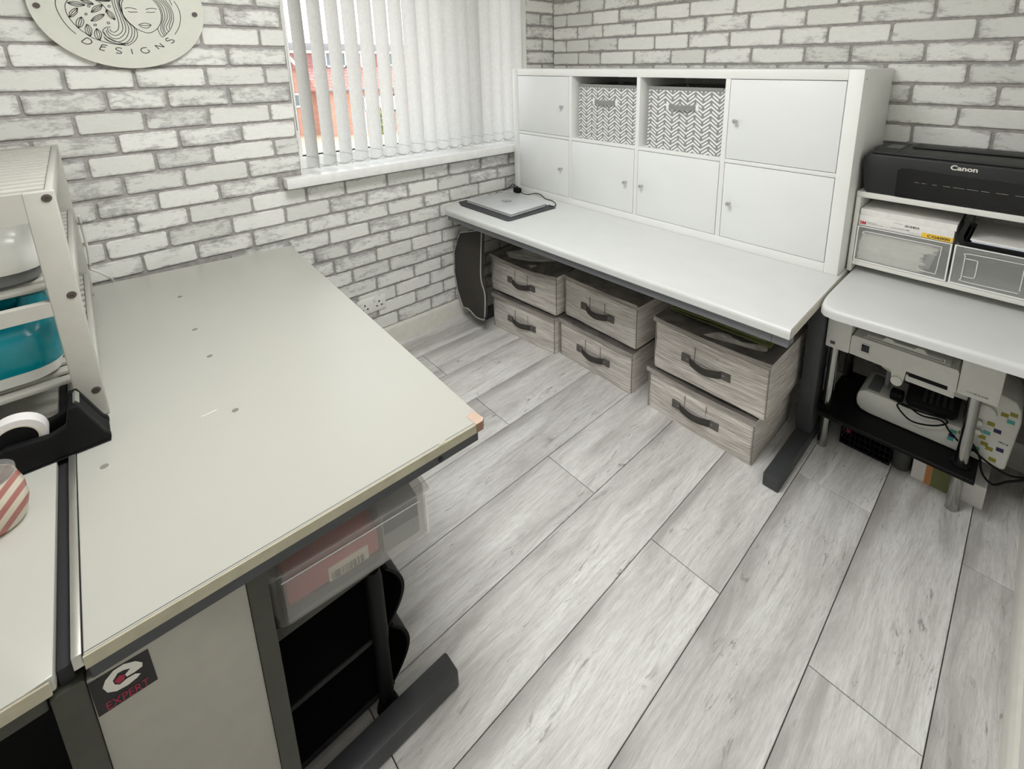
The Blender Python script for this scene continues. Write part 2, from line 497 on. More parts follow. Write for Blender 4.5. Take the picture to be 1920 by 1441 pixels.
def smooth_path(pts, n=6):
    pts = [Vector(p) for p in pts]
    if len(pts) < 3: return pts
    out = []
    for i in range(len(pts) - 1):
        p0 = pts[max(i - 1, 0)]; p1 = pts[i]; p2 = pts[i + 1]; p3 = pts[min(i + 2, len(pts) - 1)]
        for k in range(n):
            t = k / n
            out.append(0.5 * ((2 * p1) + (p2 - p0) * t + (2 * p0 - 5 * p1 + 4 * p2 - p3) * t * t + (3 * p1 - p0 - 3 * p2 + p3) * t ** 3))
    out.append(pts[-1])
    return out

def add_tube(bm, pts, r, seg=8, n=6):
    path = smooth_path(pts, n)
    rings = []
    for i, p in enumerate(path):
        t = (path[min(i + 1, len(path) - 1)] - path[max(i - 1, 0)])
        if t.length < 1e-9: t = Vector((0, 0, 1))
        t.normalize()
        up = Vector((0, 0, 1)) if abs(t.z) < 0.9 else Vector((1, 0, 0))
        a = t.cross(up).normalized(); b = t.cross(a).normalized()
        rings.append([bm.verts.new(p + (a * math.cos(2 * PI * k / seg) + b * math.sin(2 * PI * k / seg)) * r) for k in range(seg)])
    for i in range(len(rings) - 1):
        for k in range(seg):
            bm.faces.new((rings[i][k], rings[i][(k + 1) % seg], rings[i + 1][(k + 1) % seg], rings[i + 1][k]))
    bm.faces.new(rings[0][::-1]); bm.faces.new(rings[-1])
    return bm

def tube(*a, **k):
    return add_tube(bmesh.new(), *a, **k)

def add_lathe(bm, prof, seg=32, c=(0, 0, 0), sx=1.0, sy=1.0):
    rings = []
    for r, z in prof:
        rings.append([bm.verts.new((c[0] + sx * r * math.cos(2 * PI * k / seg), c[1] + sy * r * math.sin(2 * PI * k / seg), c[2] + z)) for k in range(seg)])
    for i in range(len(rings) - 1):
        for k in range(seg):
            bm.faces.new((rings[i][k], rings[i][(k + 1) % seg], rings[i + 1][(k + 1) % seg], rings[i + 1][k]))
    bm.faces.new(rings[0][::-1]); bm.faces.new(rings[-1])
    return bm

def lathe(*a, **k):
    return add_lathe(bmesh.new(), *a, **k)

def add_ribbon(bm, pts, w, x, n=5, smooth=True):
    """flat raised line on a plane x = const; pts are (y, z)"""
    path = smooth_path([(0, p[0], p[1]) for p in pts], n) if smooth and len(pts) > 2 else [Vector((0, p[0], p[1])) for p in pts]
    L, R = [], []
    for i, p in enumerate(path):
        t = path[min(i + 1, len(path) - 1)] - path[max(i - 1, 0)]
        if t.length < 1e-9: t = Vector((0, 1, 0))
        t.normalize(); nn = Vector((0, -t.z, t.y)) * w / 2
        L.append(bm.verts.new((x, p.y + nn.y, p.z + nn.z))); R.append(bm.verts.new((x, p.y - nn.y, p.z - nn.z)))
    for i in range(len(path) - 1):
        bm.faces.new((L[i], R[i], R[i + 1], L[i + 1]))
    return bm

def obj(name, bm, mat, parent=None, local=False, smooth=35):
    """one mesh object; world coordinates unless local"""
    if parent is not None and not local:
        bm.transform(wm(parent).inverted())
    me = bpy.data.meshes.new(name)
    bm.normal_update()
    bm.to_mesh(me); bm.free()
    if isinstance(mat, (list, tuple)):
        for m_ in mat: me.materials.append(m_)
    else:
        me.materials.append(mat)
    if smooth:
        me.shade_smooth()
        me.set_sharp_from_angle(angle=math.radians(smooth))
    o = bpy.data.objects.new(name, me)
    COL.objects.link(o)
    if parent is not None:
        o.parent = parent
        WM[o.name] = wm(parent)
    return o

def tag(o, label, cat, group=None):
    o['label'] = label; o['category'] = cat
    if group: o['group'] = group
    return o

def thing(name, label, cat, loc=(0, 0, 0), rotz=0.0, group=None):
    o = bpy.data.objects.new(name, None)
    o.empty_display_size = 0.05
    COL.objects.link(o)
    o.location = loc; o.rotation_euler = (0, 0, rotz)
    WM[o.name] = Matrix.Translation(loc) @ Matrix.Rotation(rotz, 4, 'Z')
    return tag(o, label, cat, group)

def struct(name, bm, mat, parent=None, smooth=35):
    o = obj(name, bm, mat, parent, smooth=smooth)
    if parent is None: o['kind'] = 'structure'
    return o

def text_part(name, body, mat, parent, origin, xdir, ydir, width, height=None, bold=0.0, lift=0.0006):
    """lettering fitted to a box: origin = lower left corner, xdir / ydir = directions on the surface"""
    cu = bpy.data.curves.new('tmp_text', 'FONT')
    cu.body = body; cu.size = 1.0; cu.offset = bold; cu.resolution_u = 3
    to = bpy.data.objects.new('tmp_text', cu)
    COL.objects.link(to)
    dg = bpy.context.evaluated_depsgraph_get()
    me = bpy.data.meshes.new_from_object(to.evaluated_get(dg))
    bpy.data.objects.remove(to); bpy.data.curves.remove(cu)
    bm = bmesh.new(); bm.from_mesh(me); bpy.data.meshes.remove(me)
    xs = [v.co.x for v in bm.verts]; ys = [v.co.y for v in bm.verts]
    x0, x1, y0, y1 = min(xs), max(xs), min(ys), max(ys)
    s = width / (x1 - x0); t = s if height is None else height / (y1 - y0)
    X = Vector(xdir).normalized(); Y = Vector(ydir).normalized(); N = X.cross(Y).normalized()
    o_ = Vector(origin)
    for v in bm.verts:
        v.co = o_ + X * (v.co.x - x0) * s + Y * (v.co.y - y0) * t + N * lift
    return obj(name, bm, mat, parent, smooth=0)

def bars(name, mat, parent, origin, xdir, ydir, width, height, n, seed=1, lift=0.0006):
    rr = random.Random(seed)
    X = Vector(xdir).normalized(); Y = Vector(ydir).normalized(); N = X.cross(Y)
    bm = bmesh.new(); x = 0.0; step = width / n
    for i in range(n):
        wd = step * rr.choice((0.3, 0.45, 0.7))
        o_ = Vector(origin) + N * lift + X * x
        bm.faces.new([bm.verts.new(o_ + X * a + Y * b) for a, b in ((0, 0), (wd, 0), (wd, height), (0, height))])
        x += step
    return obj(name, bm, mat, parent, smooth=0)

def grid_panel(P, nu, nv, disp=None):
    """bm grid from P(u,v)->Vector, u,v in 0..1"""
    bm = bmesh.new()
    vs = [[bm.verts.new(P(i / nu, j / nv)) for i in range(nu + 1)] for j in range(nv + 1)]
    for j in range(nv):
        for i in range(nu):
            bm.faces.new((vs[j][i], vs[j][i + 1], vs[j + 1][i + 1], vs[j + 1][i]))
    return bm

def solid(bm, t):
    bmesh.ops.recalc_face_normals(bm, faces=bm.faces[:])
    bmesh.ops.solidify(bm, geom=bm.faces[:], thickness=t)
    return bm

# ---------------------------------------------------------------- the room shell
RX, RY, RZ = 2.32, -3.05, 2.16            # right wall, front wall, ceiling
WY0, WY1, WZ0, WZ1 = -1.50, -0.22, 0.938, 2.03   # window opening in the left wall
WT = 0.24

floor = struct('floor', box(-0.05, RX + 0.05, RY, 0.05, -0.06, -0.004), M['seam'])
PX = [-0.02, 0.202, 0.4225, 0.645, 0.8695, 1.090, 1.312, 1.534, 1.754, 1.9745, 2.196, 2.335]
for i in range(len(PX) - 1):
    ends = [-1.120 + 1.342 * k for k in range(-2, 2)] if i % 2 == 1 else [-0.555 + 1.342 * k for k in range(-2, 2)]
    ys = sorted([RY] + [e for e in ends if RY < e < 0.03] + [0.03])
    for a, b in zip(ys[:-1], ys[1:]):
        g = 0.0011
        bm = box(PX[i] + g, PX[i + 1] - g, a + g, b - g, -0.006, 0.0)
        es = [e for e in bm.edges if all(v.co.z > -0.001 for v in e.verts)]
        bmesh.ops.bevel(bm, geom=es, offset=0.0012, segments=1, affect='EDGES')
        obj('plank', bm, M['floor'], floor, smooth=0)

struct('ceiling', box(-WT, RX + 0.1, RY - 0.1, 0.1, RZ, RZ + 0.08), M['plaster'])
struct('wall_right', box(RX, RX + 0.1, RY - 0.1, 0.1, 0, RZ), M['plaster'])
struct('wall_front', box(-WT, RX, RY - 0.1, RY, 0, RZ), M['plaster'])

MD = -0.005                                # the mortar lies this far behind the brick faces
wall_left = struct('wall_left', boxes([(-WT, MD, RY, WY0, 0, RZ), (-WT, MD, WY1, 0.1, 0, RZ),
                                       (-WT, MD, WY0, WY1, 0, WZ0 - 0.035), (-WT, MD, WY0, WY1, WZ1, RZ)]), M['mortar'])
wall_back = struct('wall_back', box(MD, RX, -MD, 0.1, 0, RZ), M['mortar'])

def brick_bm(a0, a1, z0, z1, along, seed):
    """rounded brick slip, 38 triangles; a = y on the left wall, x on the back wall"""
    rr = random.Random(seed)
    c = 0.006
    j = lambda s=0.0016: rr.uniform(-s, s)
    pts = [(a0 + c, z0), (a1 - c, z0), (a1, z0 + c), (a1, z1 - c), (a1 - c, z1), (a0 + c, z1), (a0, z1 - c), (a0, z0 + c)]
    pts = [(p + j(), q + j()) for p, q in pts]
    ca, cz = (a0 + a1) / 2, (z0 + z1) / 2
    d = 0.0062 + rr.uniform(-0.001, 0.0012)
    bm = bmesh.new()
    rings = []
    for dep, ins in ((0.0, 0.0), (d - 0.0022, 0.0), (d, 0.0028)):
        ring = []
        for p, q in pts:
            pa = p + (ins if p < ca else -ins); pq = q + (ins if q < cz else -ins)
            ring.append(bm.verts.new((MD + dep, pa, pq) if along == 'y' else (pa, -MD - dep, pq)))
        rings.append(ring)
    for k in range(2):
        for i in range(8):
            bm.faces.new((rings[k][i], rings[k][(i + 1) % 8], rings[k + 1][(i + 1) % 8], rings[k + 1][i]))
    bm.faces.new(rings[2])
    bmesh.ops.recalc_face_normals(bm, faces=bm.faces[:])
    return bm

def fill_row(known, lo, hi, period, gmax):
    ks = sorted(known)
    cand = sorted({round(k + m * period, 4) for k in known for m in range(-6, 7)})
    out = list(ks)
    for c_ in cand:
        if lo - 0.3 < c_ < hi + 0.3 and all(abs(c_ - o_) > gmax for o_ in out): out.append(c_)
    return sorted(out)

ROWS_LEFT = {-7: [-1.60, -1.40], -6: [-1.505, -1.70], -5: [-1.70, -1.505], -4: [-1.588, -1.79], -3: [-1.699, -1.505, -1.905], -2: [-1.588, -1.775], -1: [-2.257, -1.701, -1.50],
 0: [-2.151, -1.98, -1.779, -1.587], 1: [-2.257, -2.063, -1.903, -1.717, -1.504], 2: [-2.150, -1.975, -1.791, -1.587],
 3: [-2.056, -1.892, -1.694, -1.50], 4: [-2.144, -1.968, -1.799, -1.589], 5: [-2.065, -1.897, -1.693, -1.496],
 6: [-2.146, -1.983, -1.799, -1.586], 7: [-2.054, -1.904, -1.697, -1.492, -1.326, -1.127, -0.931, -0.783, -0.577, -0.371],
 8: [-2.147, -1.976, -1.775, -1.583, -1.402, -1.233, -1.023, -0.852, -0.651, -0.460, -0.285],
 9: [-2.058, -1.899, -1.712, -1.502, -1.334, -1.134, -0.938, -0.784, -0.596, -0.40],
 10: [-1.42, -1.235, -1.025, -0.848, -0.66], 11: [-1.493, -1.341, -1.138, -0.933, -0.773], 12: [-1.415, -1.213, -1.024, -0.844],
 13: [-1.337, -1.151, -0.943, -0.775], 14: [-1.226, -1.023, -0.860], 15: [-1.326, -1.131, -0.934], 16: [-1.233, -1.025, -0.856], 17: [-1.129, -0.937, -0.782]}
G = 0.0048
PITCH = 0.0715
k_ = 0
for r, known in ROWS_LEFT.items():
    zc = 1.351 - PITCH * r
    z0, z1 = zc - PITCH / 2 + G, zc + PITCH / 2 - G
    lo, hi = -2.62, 0.0
    if r >= 10: lo = -1.80
    js = [lo] + [y for y in fill_row(known, lo, hi, 0.5615, 0.125) if lo + 0.03 < y < hi - 0.03] + [hi + G]
    for a, b in zip(js[:-1], js[1:]):
        a_, b_ = a + G, b - G
        segs = [(a_, b_)]
        if z1 > WZ0 - 0.03 and z0 < WZ1:          # cut by the window opening
            segs = [(s, min(t, WY0 + 0.001)) for s, t in segs if s < WY0 - 0.012] + [(max(s, WY1), t) for s, t in segs if t > WY1 + 0.012]
        if r == 6:                                 # the sill's ends run over this course
            segs = [(s, min(t, -1.588)) for s, t in segs if s < -1.6]
        for s, t in segs:
            if t - s > 0.012:
                k_ += 1
                obj('brick', brick_bm(s, t, z0, z1, 'y', k_), M['brick_left'], wall_left, smooth=0)

ROWS_BACK = {-5: [0.21, 0.39, 0.61], -4: [0.111, 0.311, 0.494], 0: [0.211, 0.390, 0.612], 1: [0.111, 0.311, 0.494, 0.722, 0.911, 1.134, 1.342, 1.539],
 2: [0.196, 0.384, 0.604, 0.818, 0.994, 1.198, 1.429, 1.616, 1.840], 3: [0.109, 0.285, 0.489, 0.721, 0.912, 1.115, 1.339, 1.515, 1.722, 1.957],
 4: [0.204, 0.370, 0.596, 0.819, 1.001, 1.219, 1.436, 1.602, 1.830, 2.057], 5: [0.109, 0.293, 0.513, 0.721, 0.917, 1.106, 1.954],
 6: [1.808, 2.040], 7: [1.949, 1.74], 8: [1.829, 2.047], 9: [1.94, 1.72], 10: [1.82, 2.04], 11: [1.94, 1.72], 12: [1.82, 2.04], 13: [1.94, 1.72]}
for r, known in ROWS_BACK.items():
    if r < -3: continue
    zc = 1.4135 - PITCH * (r - 4)
    z0, z1 = zc - PITCH / 2 + G, zc + PITCH / 2 - G
    lo, hi = (0.0, 2.32) if r <= 5 else (1.70, 2.32)
    js = [lo - G] + [x for x in fill_row(known, lo, hi, 0.615, 0.14) if lo + 0.03 < x < hi - 0.03] + [hi + G]
    for a, b in zip(js[:-1], js[1:]):
        k_ += 1
        obj('brick', brick_bm(max(a + G, 0.002), b - G, z0, z1, 'x', k_), M['brick_back'], wall_back, smooth=0)

# skirting boards with a rounded top edge
def skirting(name, x0, x1, y0, y1, side):
    t, h = 0.016, 0.100
    prof = [(0, 0), (t, 0), (t, h - 0.018), (t - 0.003, h - 0.008), (t - 0.009, h - 0.001), (0, h)]
    if side == 'left': bm = prism([(MD + p, q) for p, q in prof], 'y', y0, y1)
    elif side == 'right': bm = prism([(RX - p, q) for p, q in prof], 'y', y0, y1)
    else: bm = prism([(-MD - p, q) for p, q in prof], 'x', x0, x1)
    return struct(name, bm, M['skirting'])
skirting('baseboard_left', 0, 0, RY, -0.018, 'left')
skirting('baseboard_back', 0.0, RX, 0, 0, 'back')
skirting('baseboard_right', 0, 0, RY, -0.018, 'right')

# ---------------------------------------------------------------- window
win = struct('window_1', boxes([(-0.178, -0.118, WY0, WY1, WZ0, WZ0 + 0.055), (-0.178, -0.118, WY0, WY1, WZ1 - 0.055, WZ1),
                                (-0.178, -0.118, WY0, WY0 + 0.05, WZ0 + 0.055, WZ1 - 0.055), (-0.178, -0.118, WY1 - 0.05, WY1, WZ0 + 0.055, WZ1 - 0.055)], 0.004), M['upvc'])
mull = -0.655
struct('mullion', box(-0.178, -0.118, mull - 0.03, mull + 0.03, WZ0 + 0.055, WZ1 - 0.055, 0.004), M['upvc'], win)
for y0, y1 in ((WY0 + 0.05, mull - 0.03), (mull + 0.03, WY1 - 0.05)):
    z0, z1 = WZ0 + 0.055, WZ1 - 0.055
    f = struct('pane', box(-0.152, -0.148, y0, y1, z0, z1), M['glass'], win)
    struct('gasket', boxes([(-0.146, -0.138, y0, y1, z0, z0 + 0.006), (-0.146, -0.138, y0, y1, z1 - 0.006, z1),
                            (-0.146, -0.138, y0, y0 + 0.006, z0, z1), (-0.146, -0.138, y1 - 0.006, y1, z0, z1)]), M['gasket'], win)
# white reveals: right, left, top
struct('trim_1', boxes([(-0.119, 0.0015, WY1 - 0.004, WY1 - 0.0002, WZ0, WZ1)]), M['plaster'])
struct('trim_2', boxes([(-0.119, -0.004, WY0 + 0.0002, WY0 + 0.004, WZ0, WZ1), (-0.119, -0.004, WY0 + 0.004, WY1 - 0.004, WZ1 - 0.004, WZ1)]), M['plaster'])
# sill board: sits in the opening, its nose overlaps the wall on both sides
sill = prism([(-0.119, WY0 + 0.001), (0.001, WY0 + 0.001), (0.001, -1.577), (0.062, -1.577), (0.062, -0.135), (0.001, -0.135), (0.001, WY1 - 0.001), (-0.119, WY1 - 0.001)],
             'z', 0.898, WZ0 + 0.002, 0.004, 2)
struct('trim_3', sill, M['upvc'])

# vertical blind
blind = thing('vertical_blind', 'white fabric vertical blind half open over the brick wall window', 'blind', (-0.05, -0.86, WZ1))
obj('head_rail', box(-0.075, -0.028, WY0 + 0.01, WY1 - 0.01, WZ1 - 0.045, WZ1 - 0.006, 0.004), M['upvc'], blind)
SA = math.radians(12.5)
SW, NS = 0.098, 17
def slat_bm(yc, ang, zb):
    t = Vector((math.cos(ang), math.sin(ang), 0)); n_ = Vector((-t.y, t.x, 0))
    bm = bmesh.new(); rows = []
    for z in (zb, zb + 0.05, zb + 0.3, 1.6, WZ1 - 0.05):
        row = []
        for k in range(7):
            u = k / 6 - 0.5
            p = Vector((-0.048, yc, z)) + t * (u * SW) + n_ * (0.011 * (1 - 4 * u * u))
            row.append(bm.verts.new(p))
        rows.append(row)
    for a, b in zip(rows[:-1], rows[1:]):
        for k in range(6): bm.faces.new((a[k], a[k + 1], b[k + 1], b[k]))
    return bm, t, n_
rs = random.Random(3)
for i in range(NS):
    yc = -1.433 + 0.0728 * i
    ang = SA + rs.uniform(-0.03, 0.03)
    bm, t, n_ = slat_bm(yc, ang, 0.953)
    s = obj('slat', bm, M['blind'], blind, smooth=60)
    # weight pocket seam near the hem
    hb = bmesh.new()
    for z in (0.998,):
        row = [Vector((-0.048, yc, z)) + t * (u * SW) + n_ * (0.011 * (1 - 4 * u * u) - 0.0012) for u in [k / 6 - 0.5 for k in range(7)]]
        add_tube(hb, row, 0.0006, 4, 1)
    obj('hem', hb, M['chain'], s)
for side, off in (('a', 0.05), ):
    for i in range(NS - 1):
        y0 = -1.433 + 0.0728 * i
        x = -0.048 + 0.047
        bm = tube([(x, y0 + 0.008, 0.975), (x + 0.002, y0 + 0.03, 0.964), (x + 0.002, y0 + 0.05, 0.962), (x, y0 + 0.0728 + 0.008, 0.975)], 0.0011, 5, 4)
        obj('chain', bm, M['chain'], blind)
obj('control_wand', tube([(-0.060, -1.487, 1.97), (-0.060, -1.483, 1.5), (-0.058, -1.480, 1.12)], 0.0045, 8), M['chain'], blind)

# ceiling lamp (above the frame; added to brighten the room)
fill_light = thing('ceiling_fill', 'round white flush ceiling lamp added out of view as room fill', 'fill_light', (1.30, -1.70, RZ))
obj('fill_base', lathe([(0.43, RZ - 0.02), (0.46, RZ - 0.012), (0.46, RZ)], 40, (1.30, -1.70, 0)), M['white_plastic'], fill_light)
obj('fill_diffuser', lathe([(0.30, RZ - 0.048), (0.40, RZ - 0.04), (0.44, RZ - 0.021)], 40, (1.30, -1.70, 0)), M['fill_light'], fill_light)

# ---------------------------------------------------------------- outside: ground and the house across the gardens
HS, HX = 1.80, -27.0
def hp(y, z): return ((y + 2.143) * HS - 2.143, (z - 1.386) * HS + 1.386)
struct('ground', box(-60, -0.6, -40, 60, -2.7, -2.45), M['paving'])
house = thing('house', 'red brick house with tiled roof and white windows seen through the blind', 'house', (HX, 6, -2.45))
(yA, zG), (yB, zT) = hp(1.3, -0.62), hp(6.6, 1.86)
obj('wall', box(HX - 6, HX, yA, yB, -2.45, zT), M['house_brick'], house)
y0, z0 = hp(2.2, 1.30); y1, z1 = hp(6.2, 1.86)
obj('tile_hung_wall', box(HX, HX + 0.25, y0, y1, z0, z1), M['tile_hung'], house)
y0, _ = hp(1.0, 0); y1, z1 = hp(6.9, 1.90); _, z2 = hp(0, 2.06)
obj('flat_roof', box(HX - 6.4, HX + 0.55, y0, y1, z1 - 0.1, z2, 0.03), M['roof_felt'], house)
obj('fascia', box(HX + 0.25, HX + 0.50, y0, y1, z1 - 0.24, z1 - 0.1), M['ext_white'], house)
y0, zr = hp(3.05, 1.33); y1, ze = hp(6.3, 0.65)
rf = prism([(HX, ze), (HX + 1.9, ze), (HX + 1.9, ze + 0.08), (HX + 0.26, zr), (HX, zr)], 'y', y0, y1)
obj('tiled_roof', rf, M['roof_tile'], house)
obj('roof_gutter', tube([(HX + 1.98, y0, ze + 0.03), (HX + 1.98, y1, ze + 0.03)], 0.07, 8, 1), M['roof_felt'], house)
y0, z0 = hp(2.70, 1.68); y1, z1 = hp(3.40, 0.74)
obj('verge_board', prism([(y0, z0), (y1, z1), (y1, z1 - 0.24), (y0, z0 - 0.24)], 'x', HX + 0.26, HX + 0.40), M['ext_white'], house)
obj('porch_wall', box(HX, HX + 1.6, *[hp(3.35, 0)[0], hp(6.2, 0)[0]], -2.45, ze), M['house_brick'], house)
def house_window(ya, za, yb, zb, x, n=2):
    (a, z1), (b, z0) = hp(ya, za), hp(yb, zb)
    a, b = min(a, b), max(a, b)
    fr = obj('window', boxes([(x, x + 0.12, a, b, z0, z0 + 0.1), (x, x + 0.12, a, b, z1 - 0.1, z1)] +
                             [(x, x + 0.12, a + (b - a) * k / n - 0.05, a + (b - a) * k / n + 0.05, z0, z1) for k in range(n + 1)]), M['ext_white'], house)
    obj('pane', box(x + 0.02, x + 0.06, a, b, z0, z1), M['ext_glass'], fr)
house_window(3.72, 1.85, 4.55, 1.34, HX + 0.25, 4)
house_window(4.86, 1.85, 5.10, 1.32, HX + 0.25, 1)
house_window(5.50, 1.85, 5.95, 1.36, HX + 0.25, 2)
house_window(2.55, 0.58, 2.88, 0.15, HX, 1)
house_window(4.36, 0.46, 4.52, -0.05, HX + 1.6, 1)
house_window(4.80, 0.46, 5.02, 0.0, HX + 1.6, 1)
house_window(5.30, 0.46, 5.70, -0.1, HX + 1.6, 2)
(a, z1), (b, z0) = hp(4.30, -0.05), hp(4.52, -0.80)
obj('door', box(HX + 1.6, HX + 1.7, a, b, -2.45, z1), M['ext_white'], house)
y0, z0 = hp(4.90, 2.0); y1, z1 = hp(5.02, 2.26)
obj('chimney', box(HX - 2.0, HX - 1.2, y0, y1 + 0.2, z0 - 0.2, z1), M['roof_felt'], house)
bush = thing('garden_shrub', 'yellow green shrub in front of the red brick house outside', 'shrub', (-24.4, 10.6, -2.45))
bb = bmesh.new(); rb = random.Random(5)
for k in range(1100):
    d = Vector((rb.gauss(0, 1), rb.gauss(0, 1), rb.gauss(0, 1))).normalized() * rb.uniform(0.55, 1.0)
    p = Vector((-24.4, 10.6, -1.75)) + Vector((d.x * 0.5, d.y * 0.5, d.z * 0.75))
    a = Vector((rb.gauss(0, 1), rb.gauss(0, 1), rb.gauss(0, 1))).normalized() * 0.11
    b = a.cross(Vector((rb.gauss(0, 1), rb.gauss(0, 1), rb.gauss(0, 1)))).normalized() * 0.05
    bb.faces.new([bb.verts.new(q) for q in (p - a, p + b, p + a, p - b)])
obj('foliage', bb, M['leaf'], bush, smooth=0)
obj('stem', cyl((-24.4, 10.6, -2.45), (-24.4, 10.6, -1.7), 0.06, 0.03, 8), M['bark'], bush)

# ---------------------------------------------------------------- double socket and round sign on the left wall
so = thing('wall_socket', 'double wall socket in brick pattern cover low on the left wall', 'socket', (0.0, -1.262, 0.25))
obj('plate', box(-0.004, 0.009, -1.332, -1.192, 0.212, 0.288, 0.003), M['brick_left'], so)
for yb in (-1.298, -1.227):
    bm = bmesh.new()
    for dy, dz, w_, h_ in ((0, 0.013, 0.006, 0.010), (-0.012, -0.008, 0.009, 0.006), (0.012, -0.008, 0.009, 0.006)):
        add_box(bm, 0.0085, 0.0096, yb + dy - w_ / 2, yb + dy + w_ / 2, 0.246 + dz - h_ / 2, 0.246 + dz + h_ / 2)
    obj('pin_holes', bm, M['black_print'], so, smooth=0)
    obj('rocker_switch', box(0.009, 0.0115, yb - 0.028, yb - 0.019, 0.262, 0.276, 0.001), M['white_plastic'], so)

